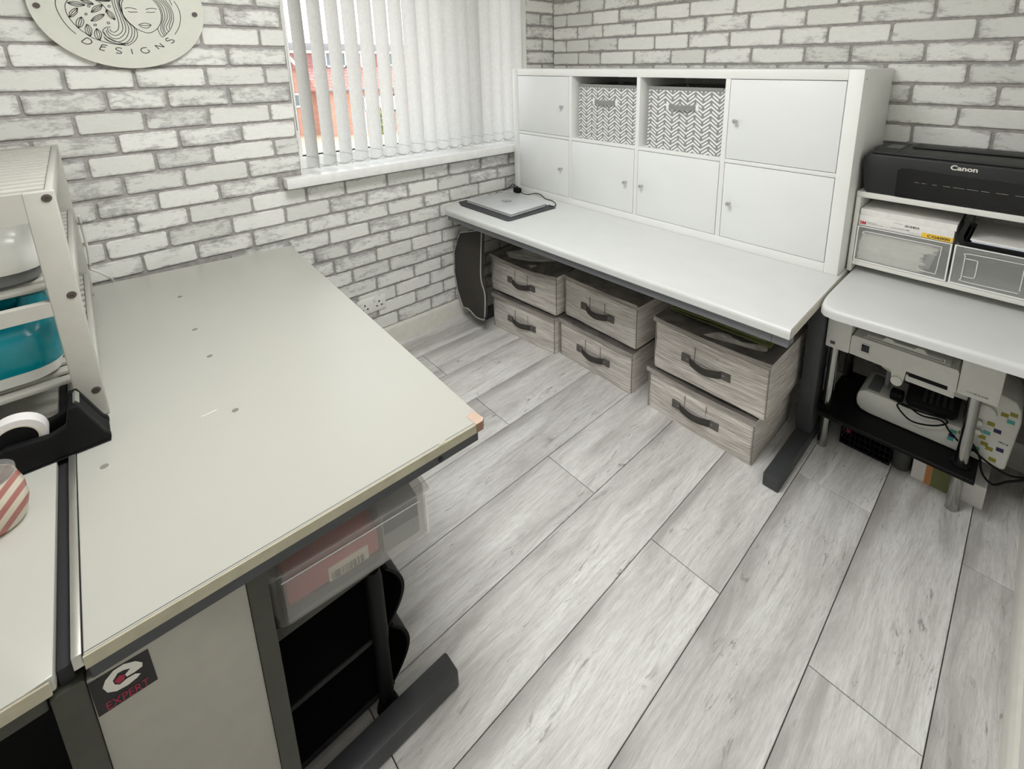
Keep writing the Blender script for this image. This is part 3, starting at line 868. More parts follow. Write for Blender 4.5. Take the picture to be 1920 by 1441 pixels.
sg = thing('round_sign', 'round white acrylic wall sign with an engraved line drawing of a face', 'sign', (0.0, -1.975, 1.579))
SY, SZ, SA_, SB_ = -1.975, 1.579, 0.2165, 0.195
bm = bmesh.new(); ra = []; rb_ = []
for k in range(72):
    a = 2 * PI * k / 72
    ra.append(bm.verts.new((0.018, SY + SA_ * math.cos(a), SZ + SB_ * math.sin(a))))
    rb_.append(bm.verts.new((0.0238, SY + SA_ * math.cos(a), SZ + SB_ * math.sin(a))))
for k in range(72): bm.faces.new((ra[k], ra[(k + 1) % 72], rb_[(k + 1) % 72], rb_[k]))
bm.faces.new(ra[::-1]); bm.faces.new(rb_)
bmesh.ops.recalc_face_normals(bm, faces=bm.faces[:])
obj('disc', bm, M['sign'], sg)
ART=[[(-2.1270,1.5870),(-2.1300,1.5740),(-2.1290,1.5550),(-2.1240,1.5340),(-2.1170,1.5160),(-2.1080,1.5000),(-2.0990,1.4890)],[(-2.1000,1.5890),(-2.1060,1.5800),(-2.1100,1.5690),(-2.1100,1.5490),(-2.1060,1.5350),(-2.1000,1.5210),(-2.0900,1.5050),(-2.0790,1.4930),(-2.0670,1.4810),(-2.0490,1.4710),(-2.0300,1.4640),(-2.0140,1.4600),(-1.9970,1.4580),(-1.9830,1.4560)],[(-2.0380,1.5920),(-2.0260,1.5830),(-2.0190,1.5720),(-2.0170,1.5650),(-2.0200,1.5550)],[(-2.0150,1.5130),(-2.0260,1.5110),(-2.0330,1.5050),(-2.0360,1.4980),(-2.0330,1.4880),(-2.0240,1.4790),(-2.0090,1.4690),(-1.9940,1.4630),(-1.9800,1.4610)],[(-2.0360,1.4780),(-2.0310,1.4720),(-2.0200,1.4650),(-2.0050,1.4610),(-1.9870,1.4580)],[(-2.1030,1.5800),(-2.0990,1.5760),(-2.0930,1.5730),(-2.0860,1.5710),(-2.0780,1.5710),(-2.0700,1.5730),(-2.0640,1.5750)],[(-2.1030,1.5800),(-2.0990,1.5780),(-2.0920,1.5760),(-2.0840,1.5750),(-2.0770,1.5750),(-2.0690,1.5750),(-2.0640,1.5750)],[(-2.1030,1.5800),(-2.0980,1.5800),(-2.0910,1.5800),(-2.0830,1.5790),(-2.0760,1.5780),(-2.0690,1.5770),(-2.0640,1.5750)],[(-2.1030,1.5800),(-2.0980,1.5820),(-2.0900,1.5840),(-2.0820,1.5840),(-2.0750,1.5820),(-2.0680,1.5790),(-2.0640,1.5750)],[(-2.1070,1.5370),(-2.1020,1.5380),(-2.0960,1.5410),(-2.0910,1.5460),(-2.0860,1.5520),(-2.0840,1.5600),(-2.0820,1.5660)],[(-2.1070,1.5370),(-2.1030,1.5400),(-2.0980,1.5440),(-2.0930,1.5490),(-2.0880,1.5550),(-2.0850,1.5610),(-2.0820,1.5660)],[(-2.1070,1.5370),(-2.1040,1.5410),(-2.1000,1.5470),(-2.0960,1.5530),(-2.0910,1.5580),(-2.0860,1.5630),(-2.0820,1.5660)],[(-2.1070,1.5370),(-2.1050,1.5430),(-2.1030,1.5510),(-2.0980,1.5570),(-2.0930,1.5620),(-2.0870,1.5650),(-2.0820,1.5660)],[(-2.0910,1.5070),(-2.0860,1.5090),(-2.0800,1.5150),(-2.0770,1.5210),(-2.0750,1.5280),(-2.0760,1.5350),(-2.0780,1.5400)],[(-2.0910,1.5070),(-2.0880,1.5100),(-2.0850,1.5160),(-2.0820,1.5220),(-2.0800,1.5290),(-2.0790,1.5360),(-2.0780,1.5400)],[(-2.0910,1.5070),(-2.0900,1.5110),(-2.0890,1.5170),(-2.0870,1.5240),(-2.0840,1.5310),(-2.0810,1.5360),(-2.0780,1.5400)],[(-2.0910,1.5070),(-2.0930,1.5120),(-2.0940,1.5190),(-2.0920,1.5260),(-2.0890,1.5320),(-2.0830,1.5370),(-2.0780,1.5400)],[(-2.0670,1.4830),(-2.0640,1.4890),(-2.0620,1.4970),(-2.0610,1.5040),(-2.0630,1.5110),(-2.0660,1.5160),(-2.0700,1.5190)],[(-2.0670,1.4830),(-2.0660,1.4880),(-2.0660,1.4950),(-2.0660,1.5020),(-2.0670,1.5090),(-2.0680,1.5150),(-2.0700,1.5190)],[(-2.0670,1.4830),(-2.0690,1.4870),(-2.0700,1.4930),(-2.0710,1.5000),(-2.0710,1.5080),(-2.0710,1.5140),(-2.0700,1.5190)],[(-2.0670,1.4830),(-2.0710,1.4860),(-2.0750,1.4920),(-2.0760,1.4980),(-2.0760,1.5060),(-2.0730,1.5130),(-2.0700,1.5190)],[(-2.0470,1.4710),(-2.0440,1.4770),(-2.0410,1.4850),(-2.0400,1.4920),(-2.0420,1.4990),(-2.0460,1.5040),(-2.0490,1.5070)],[(-2.0470,1.4710),(-2.0460,1.4760),(-2.0450,1.4830),(-2.0450,1.4900),(-2.0460,1.4970),(-2.0480,1.5030),(-2.0490,1.5070)],[(-2.0470,1.4710),(-2.0490,1.4750),(-2.0500,1.4810),(-2.0510,1.4880),(-2.0510,1.4950),(-2.0500,1.5020),(-2.0490,1.5070)],[(-2.0470,1.4710),(-2.0510,1.4740),(-2.0550,1.4790),(-2.0570,1.4860),(-2.0560,1.4940),(-2.0530,1.5010),(-2.0490,1.5070)],[(-2.0230,1.5790),(-2.0280,1.5790),(-2.0340,1.5770),(-2.0410,1.5740),(-2.0470,1.5680),(-2.0510,1.5610),(-2.0540,1.5550)],[(-2.0230,1.5790),(-2.0270,1.5770),(-2.0330,1.5740),(-2.0390,1.5700),(-2.0450,1.5640),(-2.0500,1.5590),(-2.0540,1.5550)],[(-2.0230,1.5790),(-2.0270,1.5750),(-2.0320,1.5700),(-2.0380,1.5650),(-2.0440,1.5610),(-2.0500,1.5570),(-2.0540,1.5550)],[(-2.0230,1.5790),(-2.0260,1.5730),(-2.0300,1.5660),(-2.0360,1.5610),(-2.0430,1.5570),(-2.0490,1.5550),(-2.0540,1.5550)],[(-2.0230,1.5510),(-2.0280,1.5510),(-2.0350,1.5500),(-2.0420,1.5460),(-2.0490,1.5410),(-2.0550,1.5340),(-2.0590,1.5290)],[(-2.0230,1.5510),(-2.0270,1.5500),(-2.0340,1.5470),(-2.0410,1.5420),(-2.0480,1.5380),(-2.0550,1.5330),(-2.0590,1.5290)],[(-2.0230,1.5510),(-2.0270,1.5480),(-2.0330,1.5430),(-2.0400,1.5380),(-2.0480,1.5340),(-2.0540,1.5310),(-2.0590,1.5290)],[(-2.0230,1.5510),(-2.0260,1.5460),(-2.0320,1.5390),(-2.0390,1.5340),(-2.0470,1.5300),(-2.0540,1.5290),(-2.0590,1.5290)],[(-2.0170,1.5660),(-2.0170,1.5600),(-2.0160,1.5530),(-2.0140,1.5460),(-2.0090,1.5400),(-2.0040,1.5370),(-2.0000,1.5350)],[(-2.0170,1.5660),(-2.0160,1.5610),(-2.0140,1.5550),(-2.0110,1.5490),(-2.0070,1.5430),(-2.0030,1.5380),(-2.0000,1.5350)],[(-2.0170,1.5660),(-2.0150,1.5630),(-2.0110,1.5580),(-2.0070,1.5520),(-2.0040,1.5450),(-2.0020,1.5390),(-2.0000,1.5350)],[(-2.0170,1.5660),(-2.0130,1.5640),(-2.0080,1.5600),(-2.0040,1.5550),(-2.0010,1.5480),(-2.0000,1.5410),(-2.0000,1.5350)],[(-2.0730,1.5910),(-2.0700,1.5870),(-2.0660,1.5830),(-2.0600,1.5800),(-2.0540,1.5790),(-2.0480,1.5780),(-2.0440,1.5790)],[(-2.0730,1.5910),(-2.0690,1.5890),(-2.0650,1.5860),(-2.0590,1.5830),(-2.0530,1.5810),(-2.0470,1.5800),(-2.0440,1.5790)],[(-2.0730,1.5910),(-2.0690,1.5900),(-2.0630,1.5890),(-2.0580,1.5870),(-2.0520,1.5840),(-2.0470,1.5810),(-2.0440,1.5790)],[(-2.0730,1.5910),(-2.0680,1.5920),(-2.0620,1.5920),(-2.0560,1.5900),(-2.0510,1.5870),(-2.0460,1.5830),(-2.0440,1.5790)],[(-2.0370,1.5930),(-2.0330,1.5920),(-2.0270,1.5900),(-2.0210,1.5890),(-2.0140,1.5900),(-2.0070,1.5910),(-2.0020,1.5930)],[(-2.0370,1.5930),(-2.0330,1.5930),(-2.0270,1.5920),(-2.0200,1.5920),(-2.0130,1.5920),(-2.0070,1.5920),(-2.0020,1.5930)],[(-2.0370,1.5930),(-2.0330,1.5940),(-2.0260,1.5940),(-2.0190,1.5940),(-2.0130,1.5940),(-2.0060,1.5940),(-2.0020,1.5930)],[(-2.0370,1.5930),(-2.0320,1.5950),(-2.0260,1.5960),(-2.0190,1.5970),(-2.0120,1.5960),(-2.0060,1.5950),(-2.0020,1.5930)],[(-2.0530,1.5730),(-2.0540,1.5710),(-2.0560,1.5700),(-2.0580,1.5710),(-2.0590,1.5720),(-2.0580,1.5750),(-2.0550,1.5760),(-2.0530,1.5750),(-2.0530,1.5730)],[(-2.0640,1.5490),(-2.0650,1.5470),(-2.0670,1.5460),(-2.0690,1.5470),(-2.0690,1.5490),(-2.0680,1.5510),(-2.0660,1.5520),(-2.0640,1.5510),(-2.0640,1.5490)],[(-2.0480,1.5180),(-2.0490,1.5150),(-2.0510,1.5150),(-2.0530,1.5150),(-2.0540,1.5170),(-2.0520,1.5190),(-2.0500,1.5200),(-2.0480,1.5200),(-2.0480,1.5180)],[(-2.0150,1.5250),(-2.0160,1.5230),(-2.0190,1.5220),(-2.0210,1.5230),(-2.0210,1.5250),(-2.0200,1.5270),(-2.0180,1.5280),(-2.0160,1.5270),(-2.0150,1.5250)],[(-2.0050,1.5760),(-2.0060,1.5740),(-2.0090,1.5730),(-2.0110,1.5740),(-2.0110,1.5760),(-2.0100,1.5780),(-2.0080,1.5790),(-2.0060,1.5780),(-2.0050,1.5760)],[(-1.9990,1.5970),(-1.9980,1.5790),(-1.9950,1.5530),(-1.9930,1.5290),(-1.9960,1.5100),(-2.0020,1.5010),(-2.0090,1.4970),(-2.0160,1.5000),(-2.0180,1.5070)],[(-1.9930,1.5970),(-1.9920,1.5740),(-1.9870,1.5450),(-1.9850,1.5190),(-1.9870,1.5040),(-1.9960,1.4920),(-2.0070,1.4870),(-2.0170,1.4910),(-2.0230,1.5000),(-2.0230,1.5090)],[(-1.9870,1.5980),(-1.9860,1.5740),(-1.9820,1.5480),(-1.9780,1.5200),(-1.9800,1.5010),(-1.9900,1.4860),(-2.0030,1.4770),(-2.0160,1.4790),(-2.0240,1.4880),(-2.0280,1.5030)],[(-1.9830,1.5980),(-1.9830,1.5750),(-1.9780,1.5480),(-1.9710,1.5170),(-1.9730,1.4990),(-1.9820,1.4800),(-1.9970,1.4690),(-2.0110,1.4680),(-2.0210,1.4740),(-2.0290,1.4830),(-2.0340,1.4980)],[(-1.9800,1.5970),(-1.9810,1.5880),(-1.9800,1.5670),(-1.9760,1.5440),(-1.9650,1.5200),(-1.9640,1.5000),(-1.9710,1.4800),(-1.9840,1.4660),(-2.0000,1.4610),(-2.0150,1.4640),(-2.0270,1.4710),(-2.0360,1.4840)],[(-1.9650,1.5250),(-1.9570,1.5130),(-1.9590,1.4930),(-1.9670,1.4740),(-1.9810,1.4630),(-1.9980,1.4600)],[(-1.9670,1.5280),(-1.9530,1.5100),(-1.9520,1.4900),(-1.9600,1.4730),(-1.9720,1.4620),(-1.9820,1.4560)],[(-1.9700,1.5990),(-1.9760,1.5880),(-1.9780,1.5700),(-1.9780,1.5530),(-1.9700,1.5340),(-1.9590,1.5170),(-1.9470,1.5070),(-1.9330,1.5000),(-1.9220,1.4980),(-1.9100,1.5020),(-1.8950,1.5150),(-1.8850,1.5320),(-1.8800,1.5510),(-1.8800,1.5710),(-1.8850,1.5890),(-1.8940,1.6040)],[(-1.9760,1.5990),(-1.9810,1.5900),(-1.9830,1.5780),(-1.9810,1.5600)],[(-1.8890,1.6040),(-1.8800,1.5880),(-1.8760,1.5660),(-1.8770,1.5480),(-1.8830,1.5300),(-1.8880,1.5110),(-1.8850,1.4970),(-1.8810,1.4890)],[(-1.8840,1.6040),(-1.8740,1.5870),(-1.8700,1.5670),(-1.8710,1.5480),(-1.8790,1.5300),(-1.8820,1.5150),(-1.8810,1.4990),(-1.8770,1.4930)],[(-1.8780,1.6050),(-1.8660,1.5860),(-1.8630,1.5640),(-1.8650,1.5470),(-1.8730,1.5310),(-1.8780,1.5180),(-1.8770,1.5040),(-1.8730,1.4970)],[(-1.8720,1.6050),(-1.8600,1.5850),(-1.8570,1.5610),(-1.8590,1.5440),(-1.8670,1.5290),(-1.8720,1.5170),(-1.8680,1.5040)],[(-1.8670,1.6060),(-1.8550,1.5830),(-1.8520,1.5590),(-1.8550,1.5410),(-1.8610,1.5280),(-1.8640,1.5170),(-1.8630,1.5120)],[(-1.8610,1.6060),(-1.8520,1.5870),(-1.8470,1.5650),(-1.8480,1.5450),(-1.8540,1.5270),(-1.8650,1.5070),(-1.8830,1.4880),(-1.8880,1.4870),(-1.8930,1.4970),(-1.8960,1.5140)],[(-1.8380,1.6040),(-1.8310,1.5880),(-1.8270,1.5690),(-1.8280,1.5490),(-1.8340,1.5260),(-1.8420,1.5100),(-1.8520,1.4950)],[(-1.9710,1.5720),(-1.9620,1.5750),(-1.9510,1.5740),(-1.9410,1.5710)],[(-1.9180,1.5720),(-1.9080,1.5760),(-1.8970,1.5770),(-1.8880,1.5750)],[(-1.9640,1.5630),(-1.9570,1.5620),(-1.9400,1.5630)],[(-1.9180,1.5640),(-1.9040,1.5640),(-1.8940,1.5660)],[(-1.9440,1.5230),(-1.9350,1.5270),(-1.9280,1.5290),(-1.9190,1.5280),(-1.9110,1.5240)],[(-1.9440,1.5230),(-1.9370,1.5160),(-1.9280,1.5130),(-1.9180,1.5160),(-1.9110,1.5240)],[(-1.9400,1.5220),(-1.9260,1.5210),(-1.9130,1.5230)]]
LETTERS=[[(-2.0910,1.4660),(-2.0780,1.4770),(-2.0710,1.4750),(-2.0670,1.4670),(-2.0700,1.4610),(-2.0800,1.4590),(-2.0910,1.4650)],[(-2.0320,1.4550),(-2.0440,1.4580)],[(-2.0440,1.4580),(-2.0530,1.4430)],[(-2.0530,1.4430),(-2.0410,1.4390)],[(-2.0480,1.4510),(-2.0370,1.4500)],[(-1.9980,1.4460),(-2.0040,1.4490),(-2.0110,1.4480),(-2.0130,1.4440),(-2.0090,1.4400),(-2.0030,1.4370),(-2.0010,1.4340),(-2.0040,1.4310),(-2.0150,1.4330)],[(-1.9750,1.4460),(-1.9740,1.4290)],[(-1.9340,1.4500),(-1.9430,1.4500),(-1.9500,1.4450),(-1.9500,1.4390),(-1.9450,1.4340),(-1.9360,1.4330),(-1.9290,1.4380),(-1.9330,1.4440)],[(-1.9020,1.4460),(-1.9120,1.4580)],[(-1.9120,1.4580),(-1.8870,1.4530)],[(-1.8870,1.4530),(-1.8980,1.4650)],[(-1.8710,1.4830),(-1.8780,1.4810),(-1.8790,1.4760),(-1.8760,1.4730),(-1.8660,1.4770),(-1.8580,1.4760),(-1.8580,1.4710),(-1.8630,1.4670),(-1.8670,1.4670)]]
STK=[(-2.253, 0.628), (-2.194, 0.623), (-2.192, 0.565), (-2.252, 0.568)]
GCC=[(-2.202, 0.608), (-2.208, 0.617), (-2.219, 0.624), (-2.229, 0.624), (-2.238, 0.617), (-2.242, 0.608), (-2.239, 0.597), (-2.231, 0.59), (-2.22, 0.588), (-2.21, 0.59), (-2.206, 0.593), (-2.211, 0.598), (-2.219, 0.599), (-2.227, 0.597), (-2.231, 0.602), (-2.232, 0.609), (-2.226, 0.616), (-2.22, 0.615), (-2.214, 0.611), (-2.22, 0.607), (-2.219, 0.602), (-2.211, 0.601), (-2.203, 0.602)]
GRED=[(-2.231, 0.607), (-2.225, 0.611), (-2.22, 0.607), (-2.222, 0.6), (-2.228, 0.599)]
EXP=[(-2.242, 0.582), (-2.201, 0.578), (-2.242, 0.57), (-2.2, 0.567)]

bm = bmesh.new()
for ln in ART: add_ribbon(bm, ln, 0.0019, 0.0243, 5)
for ln in [[(-2.10, 1.60), (-2.09, 1.64), (-2.05, 1.68), (-1.98, 1.70), (-1.90, 1.68), (-1.86, 1.63), (-1.845, 1.59)]]: add_ribbon(bm, ln, 0.0019, 0.0243, 5)
obj('line_drawing', bm, M['ink'], sg, smooth=0)
bm = bmesh.new()
for ln in LETTERS: add_ribbon(bm, ln, 0.0026, 0.0244, 5)
obj('lettering', bm, M['ink'], sg, smooth=0)
for y, z in ((-2.171, 1.567), (-1.786, 1.564), (-2.11, 1.70), (-1.84, 1.70)):
    obj('standoff_screw', cyl((-0.004, y, z), (0.0285, y, z), 0.0085, 0.0078, 18), M['screw'], sg)

# ---------------------------------------------------------------- back desk with its frame
ZT = 0.677
desk = thing('corner_desk', 'long white desk under the wall of cabinets by the window', 'desk', (0.9, -0.45, 0))
dp = [(0.048, -0.012), (0.048, -0.79), (0.056, -0.835), (0.074, -0.865), (0.104, -0.884), (1.768, -0.851), (1.752, -0.012)]
obj('desktop', prism(dp, 'z', ZT - 0.030, ZT, round_edges=[1, 2, 3, 4], round_r=0.014), M['desk'], desk)
obj('edge_strip', prism([(1.7685, -0.842), (1.7525, -0.02), (1.7535, -0.02), (1.7698, -0.842)], 'z', ZT - 0.029, ZT - 0.002), M['desk_edge'], desk)
obj('front_rail', prism([(0.10, -0.866), (1.716, -0.838), (1.716, -0.80), (0.10, -0.82)], 'z', 0.612, ZT - 0.0305, 0.002, 1), M['steel_grey'], desk)
obj('rail_end_cap', prism([(1.7165, -0.839), (1.762, -0.8385), (1.762, -0.795), (1.7165, -0.796)], 'z', 0.613, ZT - 0.0305, 0.002, 1), M['steel_grey'], desk)
obj('side_bar', box(1.692, 1.740, -0.794, -0.10, 0.606, 0.646, 0.003), M['steel_dark'], desk)
obj('rear_rail', box(0.15, 1.69, -0.16, -0.12, 0.606, 0.646, 0.003), M['steel_dark'], desk)
for x in (1.684, 0.10):
    obj('column', box(x, x + 0.054, -0.405, -0.315, 0.0505, 0.606, 0.006), M['steel_dark'], desk)
    obj('foot', box(x + 0.002, x + 0.056, -0.694, -0.06, 0.0, 0.050, 0.006), M['steel_dark'], desk)
obj('side_bar', box(0.105, 0.150, -0.794, -0.10, 0.606, 0.646, 0.003), M['steel_dark'], desk)

# ---------------------------------------------------------------- cabinet wall of eight cells
KX, KY, KZ = 0.0656, -0.3843, ZT + 0.0003
TV, TH, CW, CH, DV, DH = 0.0437, 0.0341, 0.38525, 0.3006, 0.0184, 0.0144
KW, KH, KD = 2 * TV + 4 * CW + 3 * DV, 2 * TH + 2 * CH + DH, 0.374
kal = thing('cabinet_wall', 'white cube shelving unit with six doors standing on the long desk', 'cabinet', (KX + KW / 2, KY + KD / 2, KZ))
Y0, Y1 = KY, KY + KD
for x in (KX, KX + KW - TV): obj('side_panel', box(x, x + TV, Y0, Y1, KZ, KZ + KH, 0.0015), M['laminate'], kal)
obj('bottom_panel', box(KX + TV + 0.0004, KX + KW - TV - 0.0004, Y0 + 0.0005, Y1, KZ, KZ + TH, 0.001), M['laminate'], kal)
obj('top_panel', box(KX + TV + 0.0004, KX + KW - TV - 0.0004, Y0 + 0.0005, Y1, KZ + KH - TH, KZ + KH, 0.001), M['laminate'], kal)
obj('back_board', box(KX + TV, KX + KW - TV, Y1 - 0.006, Y1 - 0.001, KZ + TH, KZ + KH - TH), M['cab_inside'], kal)
cx = [KX + TV + i * (CW + DV) for i in range(4)]
for i in range(1, 4):
    obj('divider', box(cx[i] - DV, cx[i], Y0 + 0.001, Y1 - 0.006, KZ + TH, KZ + KH - TH, 0.0008), M['laminate'], kal)
zl, zu = KZ + TH, KZ + TH + CH + DH
for i in range(4):
    obj('shelf', box(cx[i] + 0.0003, cx[i] + CW - 0.0003, Y0 + 0.001, Y1 - 0.006, zl + CH, zu, 0.0008), M['laminate'], kal)
KN = {(0, 1): (0.454, 1.177), (0, 0): (0.446, 0.859), (1, 0): (0.858, 0.857), (2, 0): (0.947, 0.855), (3, 1): (1.356, 1.174), (3, 0): (1.355, 0.856)}
for (i, j), (kx, kz) in KN.items():
    zb = zu if j else zl
    d = obj('door', box(cx[i] + 0.0022, cx[i] + CW - 0.0022, Y0 + 0.0005, Y0 + 0.0165, zb + 0.0022, zb + CH - 0.0022, 0.001), M['door_white'], kal)
    kb = lathe([(0.0035, 0.0), (0.0035, 0.014), (0.0075, 0.017), (0.0085, 0.021), (0.0075, 0.0245), (0.003, 0.0255)], 18)
    kb.transform(Matrix.Translation((kx, Y0 + 0.0005, kz)) @ Matrix.Rotation(PI / 2, 4, 'X'))
    obj('knob', kb, M['knob'], d)
obj('screw_hole', cyl((KX + KW - 0.0003, KY + 0.03, KZ + KH - 0.03), (KX + KW + 0.0004, KY + 0.03, KZ + KH - 0.03), 0.003, None, 12), M['dot'], kal)

# two printed storage cubes in the open cells
def soft_shell(w, d, h, bulge=0.004, nx=10, nz=8, seed=0, rad=0.016, open_top=True, sag=0.0):
    """fabric box: walls follow a rounded rectangle, slightly bowed, local coordinates, base centre at origin"""
    bm = bmesh.new()
    ring = []
    hx, hy = w / 2, d / 2
    def corner(cx_, cy_, a0):
        return [(cx_ + rad * math.cos(a0 + PI / 2 * k / 3), cy_ + rad * math.sin(a0 + PI / 2 * k / 3)) for k in range(4)]
    pts = []
    for (sx, sy, a0), (ex, ey) in zip(((1, -1, -PI / 2), (1, 1, 0), (-1, 1, PI / 2), (-1, -1, PI)), ((0, 1), (-1, 0), (0, -1), (1, 0))):
        pts += corner(sx * (hx - rad), sy * (hy - rad), a0)
        # points along the following side
        length = (2 * hy - 2 * rad) if ex == 0 else (2 * hx - 2 * rad)
        p0 = pts[-1]
        for k in range(1, nx):
            pts.append((p0[0] + ex * length * k / nx, p0[1] + ey * length * k / nx))
    rr = random.Random(seed); o1 = rr.uniform(0, 50)
    rows = []
    for j in range(nz + 1):
        t = j / nz
        row = []
        for (x, y) in pts:
            fx = max(0.0, 1 - (x / hx) ** 2); fy = max(0.0, 1 - (y / hy) ** 2)
            b = bulge * math.sin(PI * min(1, t * 1.05))
            ox = (1 if x > 0 else -1) * b * fy if abs(x) > hx - rad * 1.01 else 0
            oy = (1 if y > 0 else -1) * b * fx if abs(y) > hy - rad * 1.01 else 0
            nz_ = mnoise.noise(Vector((x * 7 + o1, y * 7, t * 2.3))) * bulge * 0.7
            zz = t * h
            if sag and j == nz: zz -= sag * (fx if abs(y) > hy - rad * 1.01 else 0.2 * fy)
            row.append(bm.verts.new((x + ox + nz_ * (0.6 if abs(x) > hx - rad else 0), y + oy + nz_ * (0.9 if abs(y) > hy - rad else 0), zz)))
        rows.append(row)
    n = len(pts)
    for a, b in zip(rows[:-1], rows[1:]):
        for k in range(n): bm.faces.new((a[k], a[(k + 1) % n], b[(k + 1) % n], b[k]))
    bm.faces.new(rows[0][::-1])
    if not open_top: bm.faces.new(rows[-1])
    bmesh.ops.recalc_face_normals(bm, faces=bm.faces[:])
    if open_top:
        bmesh.ops.solidify(bm, geom=bm.faces[:], thickness=0.003)
    return bm

CUBES = [(1, 'herringbone fabric storage cube in the left open cell of the white cabinet'),
         (2, 'herringbone fabric storage cube in the right open cell of the white cabinet')]
for i, lab in CUBES:
    w_, d_, h_ = 0.350, 0.325, 0.262
    x = cx[i] + CW / 2 + 0.008
    y = Y0 + 0.018 + d_ / 2
    t = thing('storage_cube', lab, 'storage box', (x, y, zu + 0.0006), 0, 'herringbone storage cubes in the cabinet')
    obj('body', soft_shell(w_, d_, h_, 0.004, seed=i), M['zigzag'], t, local=True)
    obj('rim', boxes([(-w_ / 2 + 0.006, w_ / 2 - 0.006, -d_ / 2 - 0.0022, -d_ / 2 + 0.004, h_ - 0.013, h_ + 0.0015),
                      (-w_ / 2 + 0.006, w_ / 2 - 0.006, d_ / 2 - 0.004, d_ / 2 + 0.002, h_ - 0.013, h_ + 0.0015),
                      (-w_ / 2 - 0.002, -w_ / 2 + 0.004, -d_ / 2 + 0.006, d_ / 2 - 0.006, h_ - 0.013, h_ + 0.0015),
                      (w_ / 2 - 0.004, w_ / 2 + 0.002, -d_ / 2 + 0.006, d_ / 2 - 0.006, h_ - 0.013, h_ + 0.0015)], 0.001), M['grey_fabric'], t, local=True)
    yf = -d_ / 2 - 0.004
    hz = h_ * 0.70
    pts = [(-0.066, yf, hz), (-0.05, yf - 0.010, hz), (0.0, yf - 0.020, hz - 0.001), (0.05, yf - 0.010, hz), (0.066, yf, hz)]
    path = smooth_path(pts, 5); bm = bmesh.new(); ups = []
    for p in path:
        ups.append((bm.verts.new(p + Vector((0, 0, 0.010))), bm.verts.new(p - Vector((0, 0, 0.010)))))
    for a, b in zip(ups[:-1], ups[1:]): bm.faces.new((a[0], a[1], b[1], b[0]))
    bmesh.ops.solidify(bm, geom=bm.faces[:], thickness=0.002)
    bmesh.ops.recalc_face_normals(bm, faces=bm.faces[:])
    hd = obj('handle', bm, M['strap_grey'], t, local=True, smooth=0)
    for sx in (-1, 1):
        obj('clip', box(sx * 0.067 - 0.007, sx * 0.067 + 0.007, yf - 0.004, yf + 0.003, hz - 0.013, hz + 0.013, 0.002), M['clear_edge'], hd, local=True)

# ---------------------------------------------------------------- laptop, mat, charger lead
mp = [(0.050, -0.765), (0.118, -0.796), (0.480, -0.793), (0.492, -0.789), (0.497, -0.778), (0.500, -0.486), (0.495, -0.482), (0.060, -0.478)]
mt = tag(obj('desk_mat', prism(mp, 'z', ZT + 0.0004, ZT + 0.0034, 0.0008, 1), M['mat']), 'charcoal grey desk mat lying under the silver laptop', 'mat')
lt = thing('laptop', 'closed silver laptop lying on the charcoal desk mat by the window', 'laptop', (0.28, -0.62, ZT + 0.0036))
zl_ = ZT + 0.0038
def quad_plate(z0, z1, ins, bev):
    q = [(0.090 + ins, -0.746 + ins), (0.464 - ins, -0.749 + ins), (0.452 - ins, -0.503 - ins), (0.122 + ins, -0.484 - ins)]
    out = []
    for i, p in enumerate(q):                     # rounded corners
        a = Vector(q[i - 1]); b = Vector(p); c_ = Vector(q[(i + 1) % 4])
        u = (a - b).normalized() * 0.012; v = (c_ - b).normalized() * 0.012
        out += [tuple(b + u), tuple(b + (u + v) * 0.28), tuple(b + v)]
    return prism(out, 'z', z0, z1, bev, 2)
obj('base', quad_plate(zl_, zl_ + 0.0085, 0.001, 0.002), M['silver'], lt)
obj('hinge_gap', quad_plate(zl_ + 0.0085, zl_ + 0.0102, 0.004, 0.0002), M['mat'], lt)
lid = obj('lid', quad_plate(zl_ + 0.0102, zl_ + 0.0165, 0.0, 0.002), M['silver'], lt)
lz = zl_ + 0.0168
bm = bmesh.new()
path = [(0.272 + 0.025 * math.cos(a), -0.617 + 0.0215 * math.sin(a)) for a in [2 * PI * k / 28 for k in range(29)]]
def flat_ribbon(bm, pts, w, z):
    L, R = [], []
    for i, p in enumerate(pts):
        q0 = Vector(pts[max(i - 1, 0)]); q1 = Vector(pts[min(i + 1, len(pts) - 1)])
        t = (q1 - q0).normalized(); nn = Vector((-t.y, t.x)) * w / 2
        L.append(bm.verts.new((p[0] + nn.x, p[1] + nn.y, z))); R.append(bm.verts.new((p[0] - nn.x, p[1] - nn.y, z)))
    for i in range(len(pts) - 1): bm.faces.new((L[i], R[i], R[i + 1], L[i + 1]))
flat_ribbon(bm, path, 0.0032, lz)
for s in ([(0.262, -0.636), (0.272, -0.600)], [(0.268, -0.618), (0.274, -0.614), (0.276, -0.622), (0.272, -0.632)], [(0.277, -0.640), (0.287, -0.606)], [(0.286, -0.610), (0.292, -0.612), (0.290, -0.624), (0.283, -0.626)]):
    flat_ribbon(bm, s, 0.0026, lz)
obj('logo', bm, M['logo'], lid, smooth=0)
cd = thing('charger_lead', 'black charger lead and plug running from the laptop to the corner', 'cable', (0.12, -0.412, ZT))
zc = ZT + 0.004
obj('cord', tube([(0.150, -0.425, zc + 0.012), (0.180, -0.420, zc), (0.212, -0.413, zc), (0.228, -0.398, zc + 0.004), (0.255, -0.391, zc + 0.010), (0.300, -0.397, zc + 0.010), (0.345, -0.408, zc), (0.395, -0.410, zc),
                  (0.446, -0.434, zc), (0.478, -0.468, zc), (0.477, -0.489, zc + 0.004), (0.464, -0.4935, zc + 0.006), (0.4575, -0.494, zc + 0.006)], 0.0023, 7), M['black'], cd)
